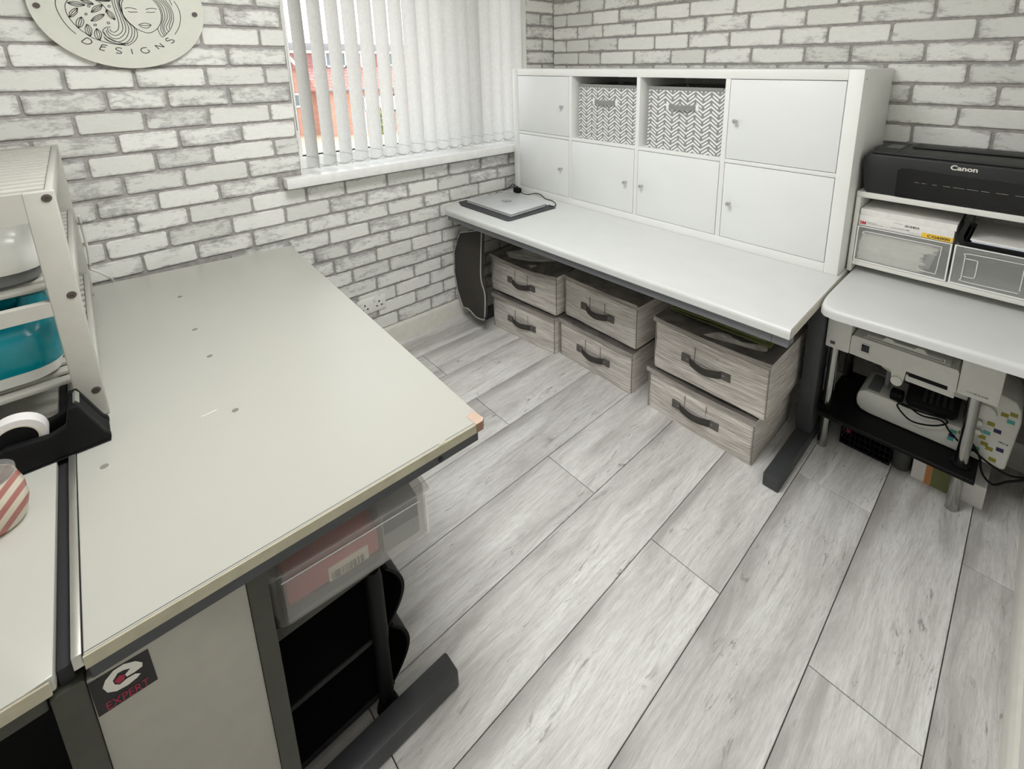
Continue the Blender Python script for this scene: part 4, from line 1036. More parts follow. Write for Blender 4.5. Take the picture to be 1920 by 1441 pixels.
obj('cord', tube([(0.110, -0.400, zc + 0.022), (0.066, -0.398, zc + 0.03), (0.052, -0.394, zc + 0.028), (0.036, -0.40, zc + 0.012), (0.033, -0.430, zc), (0.036, -0.452, zc)], 0.0023, 7), M['black'], cd)
obj('plug', boxes([(0.104, 0.150, -0.437, -0.405, ZT + 0.0004, ZT + 0.031)], 0.009, 3), M['black'], cd)

# ---------------------------------------------------------------- six fabric storage boxes under the desk
def fabric_bin(x, y, z, rot, label, seed, w=0.444, d=0.40, h=0.197, sag=0.008, lid_z=0.0, lid_open=0.0, bulge=0.008, lid=True):
    t = thing('storage_bin', label, 'storage box', (x, y, z), rot, 'grey fabric storage boxes under the long desk')
    obj('body', soft_shell(w, d, h - 0.006, bulge, seed=seed, rad=0.012, open_top=False, sag=sag), M['fabric'], t, local=True)
    # sewn edges
    for sx in (-1, 1):
        obj('corner_seam', tube([(sx * (w / 2 - 0.002), -d / 2 + 0.002, 0.004), (sx * (w / 2 - 0.002), -d / 2 + 0.001, h * 0.5), (sx * (w / 2 - 0.002), -d / 2 + 0.002, h - 0.012)], 0.0022, 6, 3), M['stitch'], t, local=True)
    # lid: soft board with a binding strip along the front, curling a little
    rr = random.Random(seed + 50)
    def P(u, v):
        xx = (u - 0.5) * (w + 0.010); yy = -d / 2 - 0.006 + v * (d + 0.008)
        zz = h - 0.004 + lid_z - sag * 0.8 * (1 - (2 * u - 1) ** 2) * (1 - v) + lid_open * (1 - v) * (0.4 + 0.6 * math.sin(PI * u)) + 0.004 * mnoise.noise(Vector((u * 4 + seed, v * 3, 0)))
        return Vector((xx, yy, zz))
    if lid:
        bm = grid_panel(P, 14, 8); bmesh.ops.solidify(bm, geom=bm.faces[:], thickness=0.0035)
        ld = obj('lid', bm, M['lid'], t, local=True)
        bm = bmesh.new(); a = []
        for k in range(15):
            p = P(k / 14, 0)
            a.append((bm.verts.new(p + Vector((0, -0.0015, 0.003))), bm.verts.new(p + Vector((0, -0.002 - 0.002, -0.016)))))
        for p, q in zip(a[:-1], a[1:]): bm.faces.new((p[0], q[0], q[1], p[1]))
        bmesh.ops.solidify(bm, geom=bm.faces[:], thickness=0.002)
        obj('lid_binding', bm, M['fabric'], ld, local=True)
    # label pocket (stitched rectangle) and strap handle on the front
    yf = -d / 2 - bulge
    hz = h * 0.47
    obj('label_pocket', boxes([(-0.045, -0.0435, yf - 0.0012, yf + 0.003, hz - 0.012, hz + 0.058), (0.0435, 0.045, yf - 0.0012, yf + 0.003, hz - 0.012, hz + 0.058),
                               (-0.045, 0.045, yf - 0.0012, yf + 0.003, hz - 0.0135, hz - 0.012)]), M['stitch'], t, local=True, smooth=0)
    droop = rr.uniform(0.002, 0.010); dz = 0.0150
    pts = [(-0.082, yf + 0.002, hz), (-0.066, yf - 0.001, hz), (-0.05, yf - 0.008, hz - droop * 0.5), (0.0, yf - 0.018, hz - droop), (0.05, yf - 0.008, hz - droop * 0.45), (0.066, yf - 0.001, hz), (0.082, yf + 0.002, hz)]
    bm = bmesh.new(); ups = []
    for p in smooth_path(pts, 4): ups.append((bm.verts.new(p + Vector((0, 0, dz))), bm.verts.new(p - Vector((0, 0, dz)))))
    for a, b in zip(ups[:-1], ups[1:]): bm.faces.new((a[0], a[1], b[1], b[0]))
    bmesh.ops.solidify(bm, geom=bm.faces[:], thickness=0.003)
    bmesh.ops.recalc_face_normals(bm, faces=bm.faces[:])
    hd = obj('handle', bm, M['handle'], t, local=True, smooth=0)
    for sx in (-1, 1): obj('tab', box(sx * 0.080 - 0.017, sx * 0.080 + 0.017, yf - 0.0030, yf + 0.004, hz - 0.016, hz + 0.016, 0.001), M['handle'], hd, local=True)
    for sx in (-1, 1): obj('rivet', box(sx * 0.071 - 0.004, sx * 0.071 + 0.004, yf - 0.0035, yf + 0.001, hz - 0.004, hz + 0.004, 0.001), M['steel_grey'], hd, local=True)
    return t
r1 = math.atan2(0.040, 0.438)
fabric_bin(0.4275, -0.487, 0.0005, r1, 'grey fabric storage box on the floor beside the charcoal bag, lower of its pair', 1, d=0.38, w=0.430, sag=0.004, lid_z=0.002)
fabric_bin(0.4245, -0.487, 0.2095, r1 * 0.75, 'grey fabric storage box with sagging lid stacked beside the charcoal bag', 2, d=0.36, w=0.462, h=0.205, sag=0.022)
fabric_bin(0.887, -0.442, 0.0005, 0.0, 'grey fabric storage box on the floor, lower of the middle stack', 3, d=0.38, w=0.426, sag=0.002, lid_z=0.003)
fabric_bin(0.897, -0.431, 0.2105, -0.02, 'grey fabric storage box with gaping lid, upper of the middle stack', 4, d=0.36, w=0.424, sag=0.014, lid_z=0.008, lid_open=0.010, bulge=0.010)
fabric_bin(1.4105, -0.470, 0.0005, -0.011, 'grey fabric storage box with bulging side on the floor nearest the desk leg', 5, d=0.345, w=0.438, h=0.190, sag=0.010, bulge=0.013)
fabric_bin(1.436, -0.470, 0.2015, -0.004, 'grey fabric storage box under an olive folder, upper box nearest the desk leg', 6, d=0.345, w=0.446, h=0.222, sag=0.010, bulge=0.010)
fo = thing('folder', 'olive green folder lying on the upper right storage box', 'folder', (1.44, -0.45, 0.43), 0.03)
obj('cover', boxes([(1.235, 1.625, -0.575, -0.30, 0.4325, 0.4355)], 0.001), M['green_card'], fo)
obj('cover', prism([(1.245, -0.585), (1.60, -0.56), (1.60, -0.30), (1.25, -0.30)], 'z', 0.446, 0.449), M['green_card'], fo)
obj('pages', box(1.25, 1.60, -0.555, -0.31, 0.4357, 0.4458), M['olive_card'], fo)

# charcoal bag with pale piping, folded against the wall under the desk end
bg = thing('garment_bag', 'charcoal fabric bag with pale grey piping leaning under the desk by the skirting', 'bag', (0.12, -0.74, 0.02))
FR = [(0.061, 0.512), (0.256, 0.574), (0.251, 0.432), (0.251, 0.311), (0.278, 0.228), (0.295, 0.131), (0.278, 0.091), (0.197, 0.074), (0.125, 0.091), (0.063, 0.074), (0.024, 0.160), (0.003, 0.275), (0.009, 0.394)]
def bag_y(x, z): return -0.768 - 0.014 * math.sin(max(0, min(1, (z - 0.05) / 0.48)) * PI) - 0.02 * (x / 0.25) * (z < 0.2)
bm = bmesh.new()
fr = [bm.verts.new((x, bag_y(x, z), z)) for x, z in FR]
ctr = bm.verts.new((0.165, -0.800, 0.32))
bk = [bm.verts.new((x * 0.97 + 0.004, bag_y(x, z) + (0.018 if x > 0.2 else 0.05), z)) for x, z in FR]
ctb = bm.verts.new((0.140, -0.738, 0.32))
n_ = len(FR)
for i in range(n_):
    bm.faces.new((fr[i], fr[(i + 1) % n_], ctr)); bm.faces.new((bk[(i + 1) % n_], bk[i], ctb))
    bm.faces.new((fr[(i + 1) % n_], fr[i], bk[i], bk[(i + 1) % n_]))
bmesh.ops.recalc_face_normals(bm, faces=bm.faces[:])
bmesh.ops.subdivide_edges(bm, edges=bm.edges[:], cuts=2, use_grid_fill=True, smooth=0.0)
obj('body', bm, M['bag'], bg, smooth=60)
pp = bmesh.new()
for seq in ([FR[1], FR[2], FR[3], FR[4], FR[5], FR[6]], [FR[6], FR[7], FR[8], FR[9]], [FR[9], FR[10], FR[11], FR[12], FR[0]], [FR[0], FR[1]]):
    add_tube(pp, [(x, bag_y(x, z) - 0.004, z) for x, z in seq], 0.0036, 6, 5)
add_tube(pp, [(FR[1][0], -0.772, FR[1][1]), (FR[1][0] + 0.025, -0.752, FR[1][1] - 0.004), (FR[1][0] + 0.04, -0.745, FR[1][1] - 0.024), (FR[1][0] + 0.062, -0.742, FR[1][1] - 0.030)], 0.0034, 6, 5)
add_tube(pp, [(FR[0][0], -0.772, FR[0][1]), (FR[0][0] + 0.08, -0.752, FR[0][1] + 0.034), (FR[1][0], -0.748, FR[1][1] + 0.012)], 0.0034, 6, 4)
obj('piping', pp, M['piping'], bg)

# ---------------------------------------------------------------- right desk on chrome legs
rd = thing('craft_desk', 'small white desk on chrome legs beside the long desk', 'desk', (2.03, -0.32, 0))
rp = [(1.770, -0.004 - 0.008), (1.7718, -0.600), (1.776, -0.622), (1.790, -0.640), (1.815, -0.648), (2.312, -0.625), (2.312, -0.012)]
obj('desktop', prism(rp, 'z', ZT - 0.030, ZT, round_edges=[1, 2, 3, 4], round_r=0.013), M['desk'], rd)
for x0, x1 in ((1.742, 1.816), (2.103, 2.198)):
    bk_ = obj('corner_block', box(x0, x1, -0.386, -0.08, 0.413, ZT - 0.0305, 0.004), M['white_plastic'], rd)
    if x0 < 2: obj('badge', boxes([(1.757, 1.772, -0.3868, -0.3862, 0.428, 0.440)]), M['logo'], bk_, smooth=0)
    else: bars('badge', M['dot'], bk_, (2.125, -0.386, 0.428), (1, 0, 0), (0, 0, 1), 0.05, 0.005, 16, 2)
for x in (1.768, 2.146):
    for y in (-0.356, -0.115):
        obj('leg', cyl((x, y, 0.0), (x, y, 0.4128), 0.0165, None, 28), M['chrome'], rd)
sh = obj('lower_shelf', boxes([(1.75, 2.185, -0.412, -0.06, 0.150, 0.165)], 0.003), M['black'], rd)
for x in (1.768, 2.146):
    obj('collar', lathe([(0.0175, 0.138), (0.024, 0.140), (0.025, 0.172), (0.0175, 0.176)], 24, (x, -0.356, 0)), M['black'], sh)

# white machine hung between the blocks
mc = thing('white_machine', 'white machine with a square black opening tucked under the craft desk top', 'machine', (1.96, -0.25, 0.377))
bm = prism([(1.8175, 0.416), (1.8175, 0.478), (1.822, 0.486), (2.096, 0.486), (2.1015, 0.478), (2.1015, 0.412), (1.985, 0.410), (1.985, 0.424), (1.977, 0.424), (1.973, 0.378), (1.957, 0.374), (1.942, 0.378), (1.939, 0.412)], 'y', -0.385, -0.312)
obj('body', bm, M['white_plastic'], mc)
obj('slot', box(1.985, 2.082, -0.3856, -0.36, 0.4105, 0.4235), M['black'], mc, smooth=0)
obj('tray_flap', box(1.977, 2.100, -0.378, -0.312, 0.386, 0.409, 0.003), M['white_plastic'], mc)
obj('cap', cyl((1.957, -0.392, 0.381), (1.957, -0.380, 0.381), 0.0155, None, 24), M['white_plastic'], mc)
bzl = obj('square_opening', boxes([(1.846, 1.876, -0.3870, -0.3835, 0.436, 0.470)], 0.004, 2), M['white_paint'], mc)
obj('opening', box(1.850, 1.872, -0.3878, -0.385, 0.441, 0.466, 0.0003), M['black_gloss'], bzl)
obj('top_recess', box(1.85, 2.078, -0.374, -0.315, 0.4862, 0.4900, 0.001), M['white_plastic'], mc)
lip = prism([(1.860, 0.4902), (1.860, 0.499), (1.902, 0.499), (1.910, 0.508), (1.926, 0.508), (1.934, 0.5015), (1.985, 0.5015), (1.993, 0.508), (2.010, 0.508), (2.018, 0.499), (2.064, 0.499), (2.064, 0.4902)], 'y', -0.372, -0.362)
lp_ = obj('pull_handle', lip, M['white_plastic'], mc)
obj('handle_line', boxes([(1.864, 1.866, -0.3726, -0.3718, 0.4915, 0.4975), (2.058, 2.060, -0.3726, -0.3718, 0.4915, 0.4975), (1.866, 2.058, -0.3726, -0.3718, 0.4908, 0.4922), (1.866, 1.900, -0.3726, -0.3718, 0.4962, 0.4974), (2.020, 2.058, -0.3726, -0.3718, 0.4962, 0.4974)]), M['black_print'], lp_, smooth=0)

# sewing machine on the lower shelf
sw = thing('sewing_machine', 'white sewing machine with coloured squares lying on the black lower shelf', 'sewing machine', (2.05, -0.22, 0.1655))
bedp = [(1.842, 0.205), (1.846, 0.186), (1.860, 0.172), (1.885, 0.1668), (2.145, 0.1668), (2.145, 0.252), (1.868, 0.252), (1.850, 0.243), (1.843, 0.228)]
obj('bed', prism(bedp, 'y', -0.302, -0.150, 0.006, 3), M['white_plastic'], sw)
obj('needle_plate', box(1.868, 1.905, -0.285, -0.17, 0.2522, 0.2540, 0.0006), M['steel_grey'], sw)
armp = [(1.885, 0.372), (1.900, 0.352), (1.930, 0.344), (2.145, 0.344), (2.145, 0.408), (1.905, 0.408), (1.890, 0.398)]
obj('arm', prism(armp, 'y', -0.290, -0.165, 0.006, 3), M['white_plastic'], sw)
headp = [(2.146, 0.1668), (2.235, 0.1668), (2.243, 0.172), (2.254, 0.340), (2.250, 0.378), (2.236, 0.402), (2.205, 0.412), (2.146, 0.412)]
hd_ = obj('head', prism(headp, 'y', -0.300, -0.140, 0.006, 3), M['white_plastic'], sw)
obj('needle_bar', boxes([(1.908, 1.922, -0.245, -0.225, 0.256, 0.344)], 0.002), M['steel_grey'], sw)
dl = cyl((2.175, -0.301, 0.345), (2.175, -0.318, 0.345), 0.026, 0.024, 28)
obj('dial', dl, M['white_paint'], hd_)
for k, (x, z) in enumerate(((2.166, 0.300), (2.168, 0.268))): obj('dial', cyl((x, -0.301, z), (x, -0.312, z), 0.009, 0.008, 18), M['alu'], hd_)
yq = -0.3006
SQ = [(2.216, 0.352, 'sq_olive'), (2.235, 0.362, 'sq_olive'), (2.232, 0.336, 'sq_teal'), (2.192, 0.306, 'sq_olive'), (2.209, 0.290, 'sq_navy'), (2.187, 0.272, 'sq_teal'), (2.179, 0.252, 'sq_olive'),
      (2.187, 0.232, 'sq_olive'), (2.200, 0.222, 'sq_olive'), (2.223, 0.232, 'sq_navy'), (2.171, 0.206, 'sq_teal'), (2.212, 0.190, 'sq_olive')]
for x, z, c_ in SQ: obj('printed_square', boxes([(x - 0.0085, x + 0.0085, yq - 0.0003, yq + 0.0002, z - 0.0065, z + 0.0065)]), M[c_], hd_, smooth=0)
for x, z, c_ in ((2.113, 0.232, 'sq_teal'), (2.111, 0.216, 'sq_navy'), (2.109, 0.203, 'sq_teal'), (2.132, 0.238, 'sq_olive')):
    obj('printed_square', boxes([(x - 0.008, x + 0.008, -0.3028, -0.3018, z - 0.006, z + 0.006)]), M[c_], sw, smooth=0)
bars('badge', M['black_print'], hd_, (2.216, yq, 0.256), (1, 0, -0.05), (0, 0, 1), 0.022, 0.005, 7, 9)

# foot pedal with its lead on the machine's bed
fp = thing('foot_pedal', 'black foot pedal with coiled lead resting on the sewing machine bed', 'pedal', (2.04, -0.25, 0.2526))
rot = Matrix.Translation((2.045, -0.266, 0.2975)) @ Matrix.Rotation(math.radians(-4), 4, 'Y') @ Matrix.Rotation(math.radians(30), 4, 'X') @ Matrix.Scale(1.06, 4)
bm = add_prism(bmesh.new(), [(-0.062, -0.040), (-0.050, -0.048), (0.055, -0.045), (0.066, -0.034), (0.066, 0.036), (0.055, 0.046), (-0.020, 0.046), (-0.040, 0.030), (-0.062, 0.026)], 'z', -0.014, 0.016, 0.005, 2)
bm.transform(rot); obj('pedal_body', bm, M['black'], fp)
bm = bmesh.new()
for k in range(5): add_box(bm, -0.02 + k * 0.016, -0.012 + k * 0.016, -0.03, 0.03, 0.0162, 0.018, 0.0, 1, rot)
obj('tread', bm, M['rubber'], fp)
pl = bmesh.new(); add_box(pl, 1.935, 1.972, -0.30, -0.262, 0.2545, 0.285, 0.006, 2); obj('plug', pl, M['black'], fp)
obj('lead', tube([(1.957, -0.302, 0.272), (1.965, -0.312, 0.262), (1.990, -0.318, 0.262), (2.04, -0.322, 0.268), (2.085, -0.315, 0.272), (2.093, -0.318, 0.258), (2.06, -0.325, 0.236), (2.01, -0.325, 0.222), (1.975, -0.322, 0.240),
                  (1.963, -0.318, 0.258), (1.985, -0.318, 0.268), (2.03, -0.327, 0.258), (2.08, -0.318, 0.262), (2.105, -0.320, 0.238), (2.14, -0.320, 0.21), (2.168, -0.320, 0.205)], 0.0028, 7), M['black'], fp)
obj('lead', tube([(2.150, -0.325, 0.245), (2.166, -0.325, 0.225), (2.185, -0.32, 0.190), (2.192, -0.31, 0.150), (2.206, -0.30, 0.118), (2.228, -0.30, 0.108), (2.252, -0.29, 0.128), (2.285, -0.285, 0.155), (2.30, -0.28, 0.17)], 0.0034, 7), M['black'], fp)
obj('lead', tube([(2.150, -0.318, 0.222), (2.18, -0.32, 0.200), (2.215, -0.31, 0.176), (2.255, -0.295, 0.158), (2.295, -0.28, 0.165)], 0.0030, 7), M['black'], fp)

# black basket, grey pot and striped carton on the floor under the shelf
bs = thing('wire_basket', 'black wire basket with pink pieces on the floor under the lower shelf', 'basket', (1.89, -0.24, 0))
bm = bmesh.new()
for z in (0.004, 0.028, 0.052, 0.076):
    for a, b in (((1.812, -0.300), (1.966, -0.302)), ((1.966, -0.302), (1.966, -0.18)), ((1.966, -0.18), (1.812, -0.18)), ((1.812, -0.18), (1.812, -0.300))):
        add_tube(bm, [(a[0], a[1], z), (b[0], b[1], z)], 0.0022, 5, 1)
for k in range(11):
    x = 1.812 + 0.0154 * k
    add_tube(bm, [(x, -0.301, 0.004), (x, -0.301, 0.076)], 0.0018, 5, 1); add_tube(bm, [(x, -0.18, 0.004), (x, -0.18, 0.076)], 0.0018, 5, 1)
obj('wire_frame', bm, M['black'], bs)
obj('tray', box(1.815, 1.963, -0.297, -0.184, 0.0045, 0.0075), M['black'], bs)
pk = thing('pink_clip', 'pink plastic flower clip in the left end of the black wire basket', 'clip', (1.832, -0.284, 0.033))
bm = prism([(1.832 + (0.017 if k % 2 else 0.007) * math.cos(PI * k / 5), 0.050 + (0.017 if k % 2 else 0.007) * math.sin(PI * k / 5)) for k in range(10)], 'y', -0.292, -0.275, 0.002, 1)
obj('body', bm, M['pink'], pk)
pt = thing('pen_pot', 'dark grey mesh pot standing beside the black wire basket on the floor', 'pot', (1.995, -0.27, 0))
obj('pot_body', lathe([(0.001, 0.0), (0.024, 0.0), (0.027, 0.004), (0.028, 0.080), (0.0265, 0.080), (0.0255, 0.006), (0.001, 0.005)], 24, (1.996, -0.272, 0)), M['mesh_grey'], pt)
ct = thing('carton', 'white carton with orange and green bands on the floor behind the chrome leg', 'box', (2.12, -0.22, 0))
obj('carton_body', box(2.030, 2.216, -0.300, -0.140, 0.0004, 0.082, 0.002), M['paper'], ct)
obj('orange_band', boxes([(2.066, 2.083, -0.3006, -0.298, 0.001, 0.081)]), M['orange_card'], ct, smooth=0)
obj('olive_band', boxes([(2.0832, 2.150, -0.3006, -0.298, 0.001, 0.081)]), M['olive_card'], ct, smooth=0)

# ---------------------------------------------------------------- printer stand on the right desk
st = thing('printer_stand', 'white wooden two tier printer stand on the craft desk', 'stand', (2.02, -0.17, ZT))
obj('top_panel', box(1.755, 2.300, -0.306, -0.02, 0.944, 0.963, 0.002), M['white_paint'], st)
obj('bottom_panel', box(1.7695, 2.2865, -0.304, -0.02, 0.704, 0.721, 0.002), M['white_paint'], st)
for x in (1.7555, 2.287): obj('side_panel', box(x, x + 0.0135, -0.3055, -0.02, ZT + 0.0003, 0.9436, 0.002), M['white_paint'], st)
def drawer_box(x0, x1, label, outl):
    t = thing('drawer_box', label, 'drawer', ((x0 + x1) / 2, -0.16, 0.7213), 0, 'clear drawers in the printer stand')
    z0, z1 = 0.7216, 0.8455
    obj('casing', boxes([(x0, x1, -0.300, -0.03, z0, z0 + 0.004), (x0, x1, -0.300, -0.03, z1 - 0.004, z1), (x0, x0 + 0.004, -0.300, -0.03, z0 + 0.004, z1 - 0.004), (x1 - 0.004, x1, -0.300, -0.03, z0 + 0.004, z1 - 0.004)]), M['clear'], t)
    fp_ = obj('front_panel', box(x0 + 0.001, x1 - 0.001, -0.305, -0.3015, z0 + 0.001, z1 - 0.001, 0.001), M['clear'], t)
    obj('front_rim', boxes([(x0, x1, -0.3066, -0.3050, z0, z0 + 0.005), (x0, x1, -0.3066, -0.3050, z1 - 0.0035, z1), (x0, x0 + 0.0042, -0.3066, -0.3050, z0 + 0.005, z1 - 0.0035), (x1 - 0.0042, x1, -0.3066, -0.3050, z0 + 0.005, z1 - 0.0035)], 0.0006), M['clear_edge'], fp_)
    bm = bmesh.new()
    for seq in outl: add_tube(bm, [(x, -0.3058, z) for x, z in seq], 0.0012, 5, 3)
    obj('moulded_outline', bm, M['clear_edge'], fp_)
    return t
drawer_box(1.7715, 2.023, 'clear plastic drawer full of white paper under the film box', [[(1.793, 0.822), (1.797, 0.829), (1.90, 0.829), (1.991, 0.829), (1.999, 0.822), (1.998, 0.785), (1.996, 0.744), (1.990, 0.738), (1.95, 0.740)]])
drawer_box(2.029, 2.2855, 'clear plastic drawer with a square finger hole under the black tray', [[(2.183, 0.826), (2.064, 0.824), (2.057, 0.816)], [(2.057, 0.816), (2.057, 0.780), (2.057, 0.742)], [(2.057, 0.742), (2.064, 0.736), (2.185, 0.738)],
            [(2.060, 0.808), (2.084, 0.808), (2.087, 0.800), (2.087, 0.760), (2.082, 0.752), (2.060, 0.752)], [(2.186, 0.745), (2.186, 0.820)]])
ps = thing('paper_stack', 'uneven stack of white paper inside the left clear drawer', 'paper', (1.88, -0.2, 0.726))
bm = bmesh.new(); rr = random.Random(11)
for k in range(26):
    dx = rr.uniform(-0.004, 0.004) + (0.012 if k > 18 else 0)
    add_box(bm, 1.780 + dx * 0.4, 1.958 + dx * 2.2, -0.296 + rr.uniform(0, 0.003), -0.06, 0.7262 + k * 0.0036, 0.7262 + k * 0.0036 + 0.0034)
obj('sheets', bm, M['paper'], ps, smooth=0)
obj('grey_card', prism([(1.960, 0.745), (1.976, 0.742), (1.990, 0.806), (1.970, 0.810)], 'y', -0.292, -0.291), M['paper_grey'], ps)
fb = thing('film_box', 'flat white box with red print and yellow label on the left drawer', 'box', (1.89, -0.17, 0.846))
obj('box_body', box(1.7718, 2.0225, -0.302, -0.04, 0.8462, 0.8835, 0.0012), M['paper'], fb)
X_, Z_ = (1, 0, 0), (0, 0, 1)
text_part('lettering', '3M', M['red'], fb, (1.7745, -0.302, 0.8515), X_, Z_, 0.0185, 0.0115, bold=0.035)
obj('yellow_label', boxes([(1.945, 2.0215, -0.3027, -0.3018, 0.8472, 0.8618)]), M['yellow'], fb, smooth=0)
text_part('lettering', 'CG6000', M['black_print'], fb, (1.959, -0.3027, 0.8500), X_, Z_, 0.056, 0.0088, bold=0.02)
bars('barcode', M['black_print'], fb, (1.899, -0.302, 0.8685), X_, Z_, 0.038, 0.0068, 26, 4)
bars('small_print', M['dot'], fb, (1.797, -0.302, 0.8600), X_, Z_, 0.030, 0.0018, 14, 5)
bars('small_print', M['dot'], fb, (1.797, -0.302, 0.8555), X_, Z_, 0.046, 0.0022, 22, 6)
bars('small_print', M['dot'], fb, (1.868, -0.302, 0.8745), X_, Z_, 0.026, 0.0020, 12, 7)
bars('small_print', M['logo'], fb, (1.862, -0.302, 0.8575), X_, Z_, 0.040, 0.0026, 18, 8)
text_part('lettering', 'A4', M['black_print'], fb, (1.904, -0.302, 0.8572), X_, Z_, 0.0085, 0.0048, bold=0.02)
bars('small_print', M['dot'], fb, (1.914, -0.302, 0.8530), X_, Z_, 0.028, 0.0014, 14, 10)
rm = thing('paper_ream', 'ream of white paper lying on top of the film box', 'paper', (1.89, -0.17, 0.8838))
bm = bmesh.new()
for k in range(4): add_box(bm, 1.7725 + rr.uniform(0, 0.0006), 2.0255 + rr.uniform(-0.0006, 0.0006), -0.300 + rr.uniform(0, 0.0006), -0.05, 0.8839 + k * 0.005, 0.8839 + k * 0.005 + 0.005)
obj('sheets', bm, M['paper'], rm, smooth=0)
bt = thing('letter_tray', 'black letter tray holding white paper on the right drawer', 'tray', (2.16, -0.17, 0.846))
trp = [(2.040, 0.8458), (2.285, 0.8458), (2.285, 0.864), (2.278, 0.864), (2.278, 0.8508), (2.062, 0.8508), (2.048, 0.858), (2.044, 0.875), (2.056, 0.928), (2.046, 0.930), (2.032, 0.880), (2.033, 0.856)]
obj('tray_body', prism(trp, 'y', -0.302, -0.05), M['black_gloss'], bt)
obj('tray_lip', box(2.052, 2.280, -0.3045, -0.3022, 0.847, 0.8612, 0.001), M['black'], bt)
pr2 = thing('paper_sheets', 'white and pale blue sheets in the black letter tray', 'paper', (2.16, -0.17, 0.852))
obj('sheets', boxes([(2.064, 2.277, -0.300, -0.055, 0.8512, 0.8640)]), M['paper_blue'], pr2)
obj('top_sheet', boxes([(2.060, 2.277, -0.296, -0.060, 0.8642, 0.8690)]), M['paper'], pr2)

# black printer
pr = thing('printer', 'black inkjet printer on top of the white printer stand', 'printer', (2.03, -0.17, 0.9633))
pp_ = [(1.777, 0.9636), (1.772, 0.975), (1.757, 1.066), (1.759, 1.080), (1.777, 1.0935), (2.282, 1.0935), (2.290, 1.085), (2.290, 0.9636)]
obj('printer_body', prism(pp_, 'y', -0.306, -0.035, 0.006, 3), M['printer_black'], pr)
tp = [(1.781, -0.300), (1.766, -0.20), (1.772, -0.060), (1.785, -0.045), (2.280, -0.045), (2.280, -0.300)]
obj('top_cover', prism(tp, 'z', 1.0937, 1.1005, 0.0025, 2), M['printer_black'], pr)
obj('scanner_lid', prism([(1.862, -0.150), (1.866, -0.055), (2.270, -0.055), (2.270, -0.150)], 'z', 1.1008, 1.1075, 0.003, 2), M['printer_black'], pr)
obj('panel_line', boxes([(1.8440, 1.8452, -0.296, -0.06, 1.1006, 1.1011)]), M['black_print'], pr, smooth=0)
obj('control_panel', prism([(1.795, -0.20), (1.798, -0.11), (1.838, -0.11), (1.836, -0.20)], 'z', 1.1008, 1.1016), M['black_gloss'], pr)
obj('button_mark', boxes([(1.808, 1.826, -0.162, -0.150, 1.1016, 1.1019)]), M['dot'], pr, smooth=0)
rc = [(1.860, 0.966), (1.858, 1.048), (1.866, 1.056), (1.890, 1.058), (2.000, 1.052), (2.15, 1.050), (2.262, 1.050), (2.262, 0.966)]
obj('output_door', prism(rc, 'y', -0.3085, -0.3055), M['black_gloss'], pr)
bm = bmesh.new(); x = 1.905; rr = random.Random(2)
while x < 2.25:
    wd = rr.choice((0.012, 0.018, 0.026)); add_box(bm, x, x + wd, -0.3092, -0.3084, 1.0172, 1.0186); x += wd + rr.choice((0.006, 0.014))
obj('dash_line', bm, M['dot'], pr, smooth=0)
text_part('lettering', 'Canon', M['white_print'], pr, (1.985, -0.3062, 1.0695), X_, Z_, 0.062, 0.0150, bold=0.03)

# ---------------------------------------------------------------- left worktable
lt_ = thing('worktable', 'worn white worktable with orange tape on its corner under the round sign', 'table', (0.75, -1.94, 0))
tp_ = [(0.095, -1.605), (0.026, -2.189), (0.026, -2.249), (1.4350, -2.249), (1.4520, -1.668), (1.4500, -1.645)]
top = obj('tabletop', prism(tp_, 'z', 0.6560, ZT - 0.0006, 0.0012, 1), M['worn'], lt_)
obj('edge_band', prism([(1.4350, -2.2495), (1.4380, -2.2495), (1.4550, -1.6600), (1.4520, -1.6600)], 'z', 0.6568, ZT - 0.0012), M['band'], top)
obj('edge_seam_line', prism([(1.4310, -2.2485), (1.4320, -2.2485), (1.4490, -1.668), (1.4480, -1.668)], 'z', ZT - 0.0008, ZT - 0.00035), M['ink'], top, smooth=0)  # dark seam line between tabletop and edge band
ct_ = obj('corner_tape', prism([(1.418, -1.648), (1.422, -1.668), (1.4552, -1.667), (1.4556, -1.651), (1.4495, -1.6445)], 'z', ZT - 0.0007, ZT + 0.0003), M['orange_tape'], top, smooth=0)
obj('tape_side', prism([(1.4540, -1.6665), (1.4556, -1.6665), (1.4560, -1.6510), (1.4495, -1.6440), (1.4485, -1.6445), (1.4542, -1.6520)], 'z', 0.6570, ZT - 0.0006), M['orange_tape_side'], ct_, smooth=0)
for x, y in ((0.328, -2.002), (0.601, -2.005), (0.783, -2.002), (1.058, -2.005), (1.060, -2.213)):
    obj('screw_hole', cyl((x, y, ZT - 0.001), (x, y, ZT + 0.0001), 0.0062, None, 16), M['dot'], top, smooth=0)
obj('scratch', prism([(1.030, -2.060), (1.033, -2.060), (1.031, -2.030), (1.028, -2.034)], 'z', ZT - 0.0007, ZT + 0.0002), M['white_print'], top, smooth=0)
obj('chip', prism([(1.4440, -1.745), (1.4505, -1.752), (1.4515, -1.736), (1.4470, -1.734)], 'z', ZT - 0.0008, ZT - 0.0001), M['band'], top, smooth=0)
obj('edge_strip', box(0.10, 1.432, -2.2600, -2.2502, 0.658, ZT + 0.0015, 0.001), M['alu'], lt_)
obj('front_rail', prism([(1.402, -2.248), (1.4345, -2.248), (1.4515, -1.660), (1.405, -1.660)], 'z', 0.633, 0.6558, 0.002, 1), M['steel_dark'], lt_)
obj('side_rail', box(0.12, 1.404, -1.700, -1.672, 0.634, 0.6558, 0.003), M['steel_dark'], lt_)
obj('side_rail', box(0.12, 1.4015, -2.248, -2.222, 0.634, 0.6558, 0.003), M['steel_dark'], lt_)
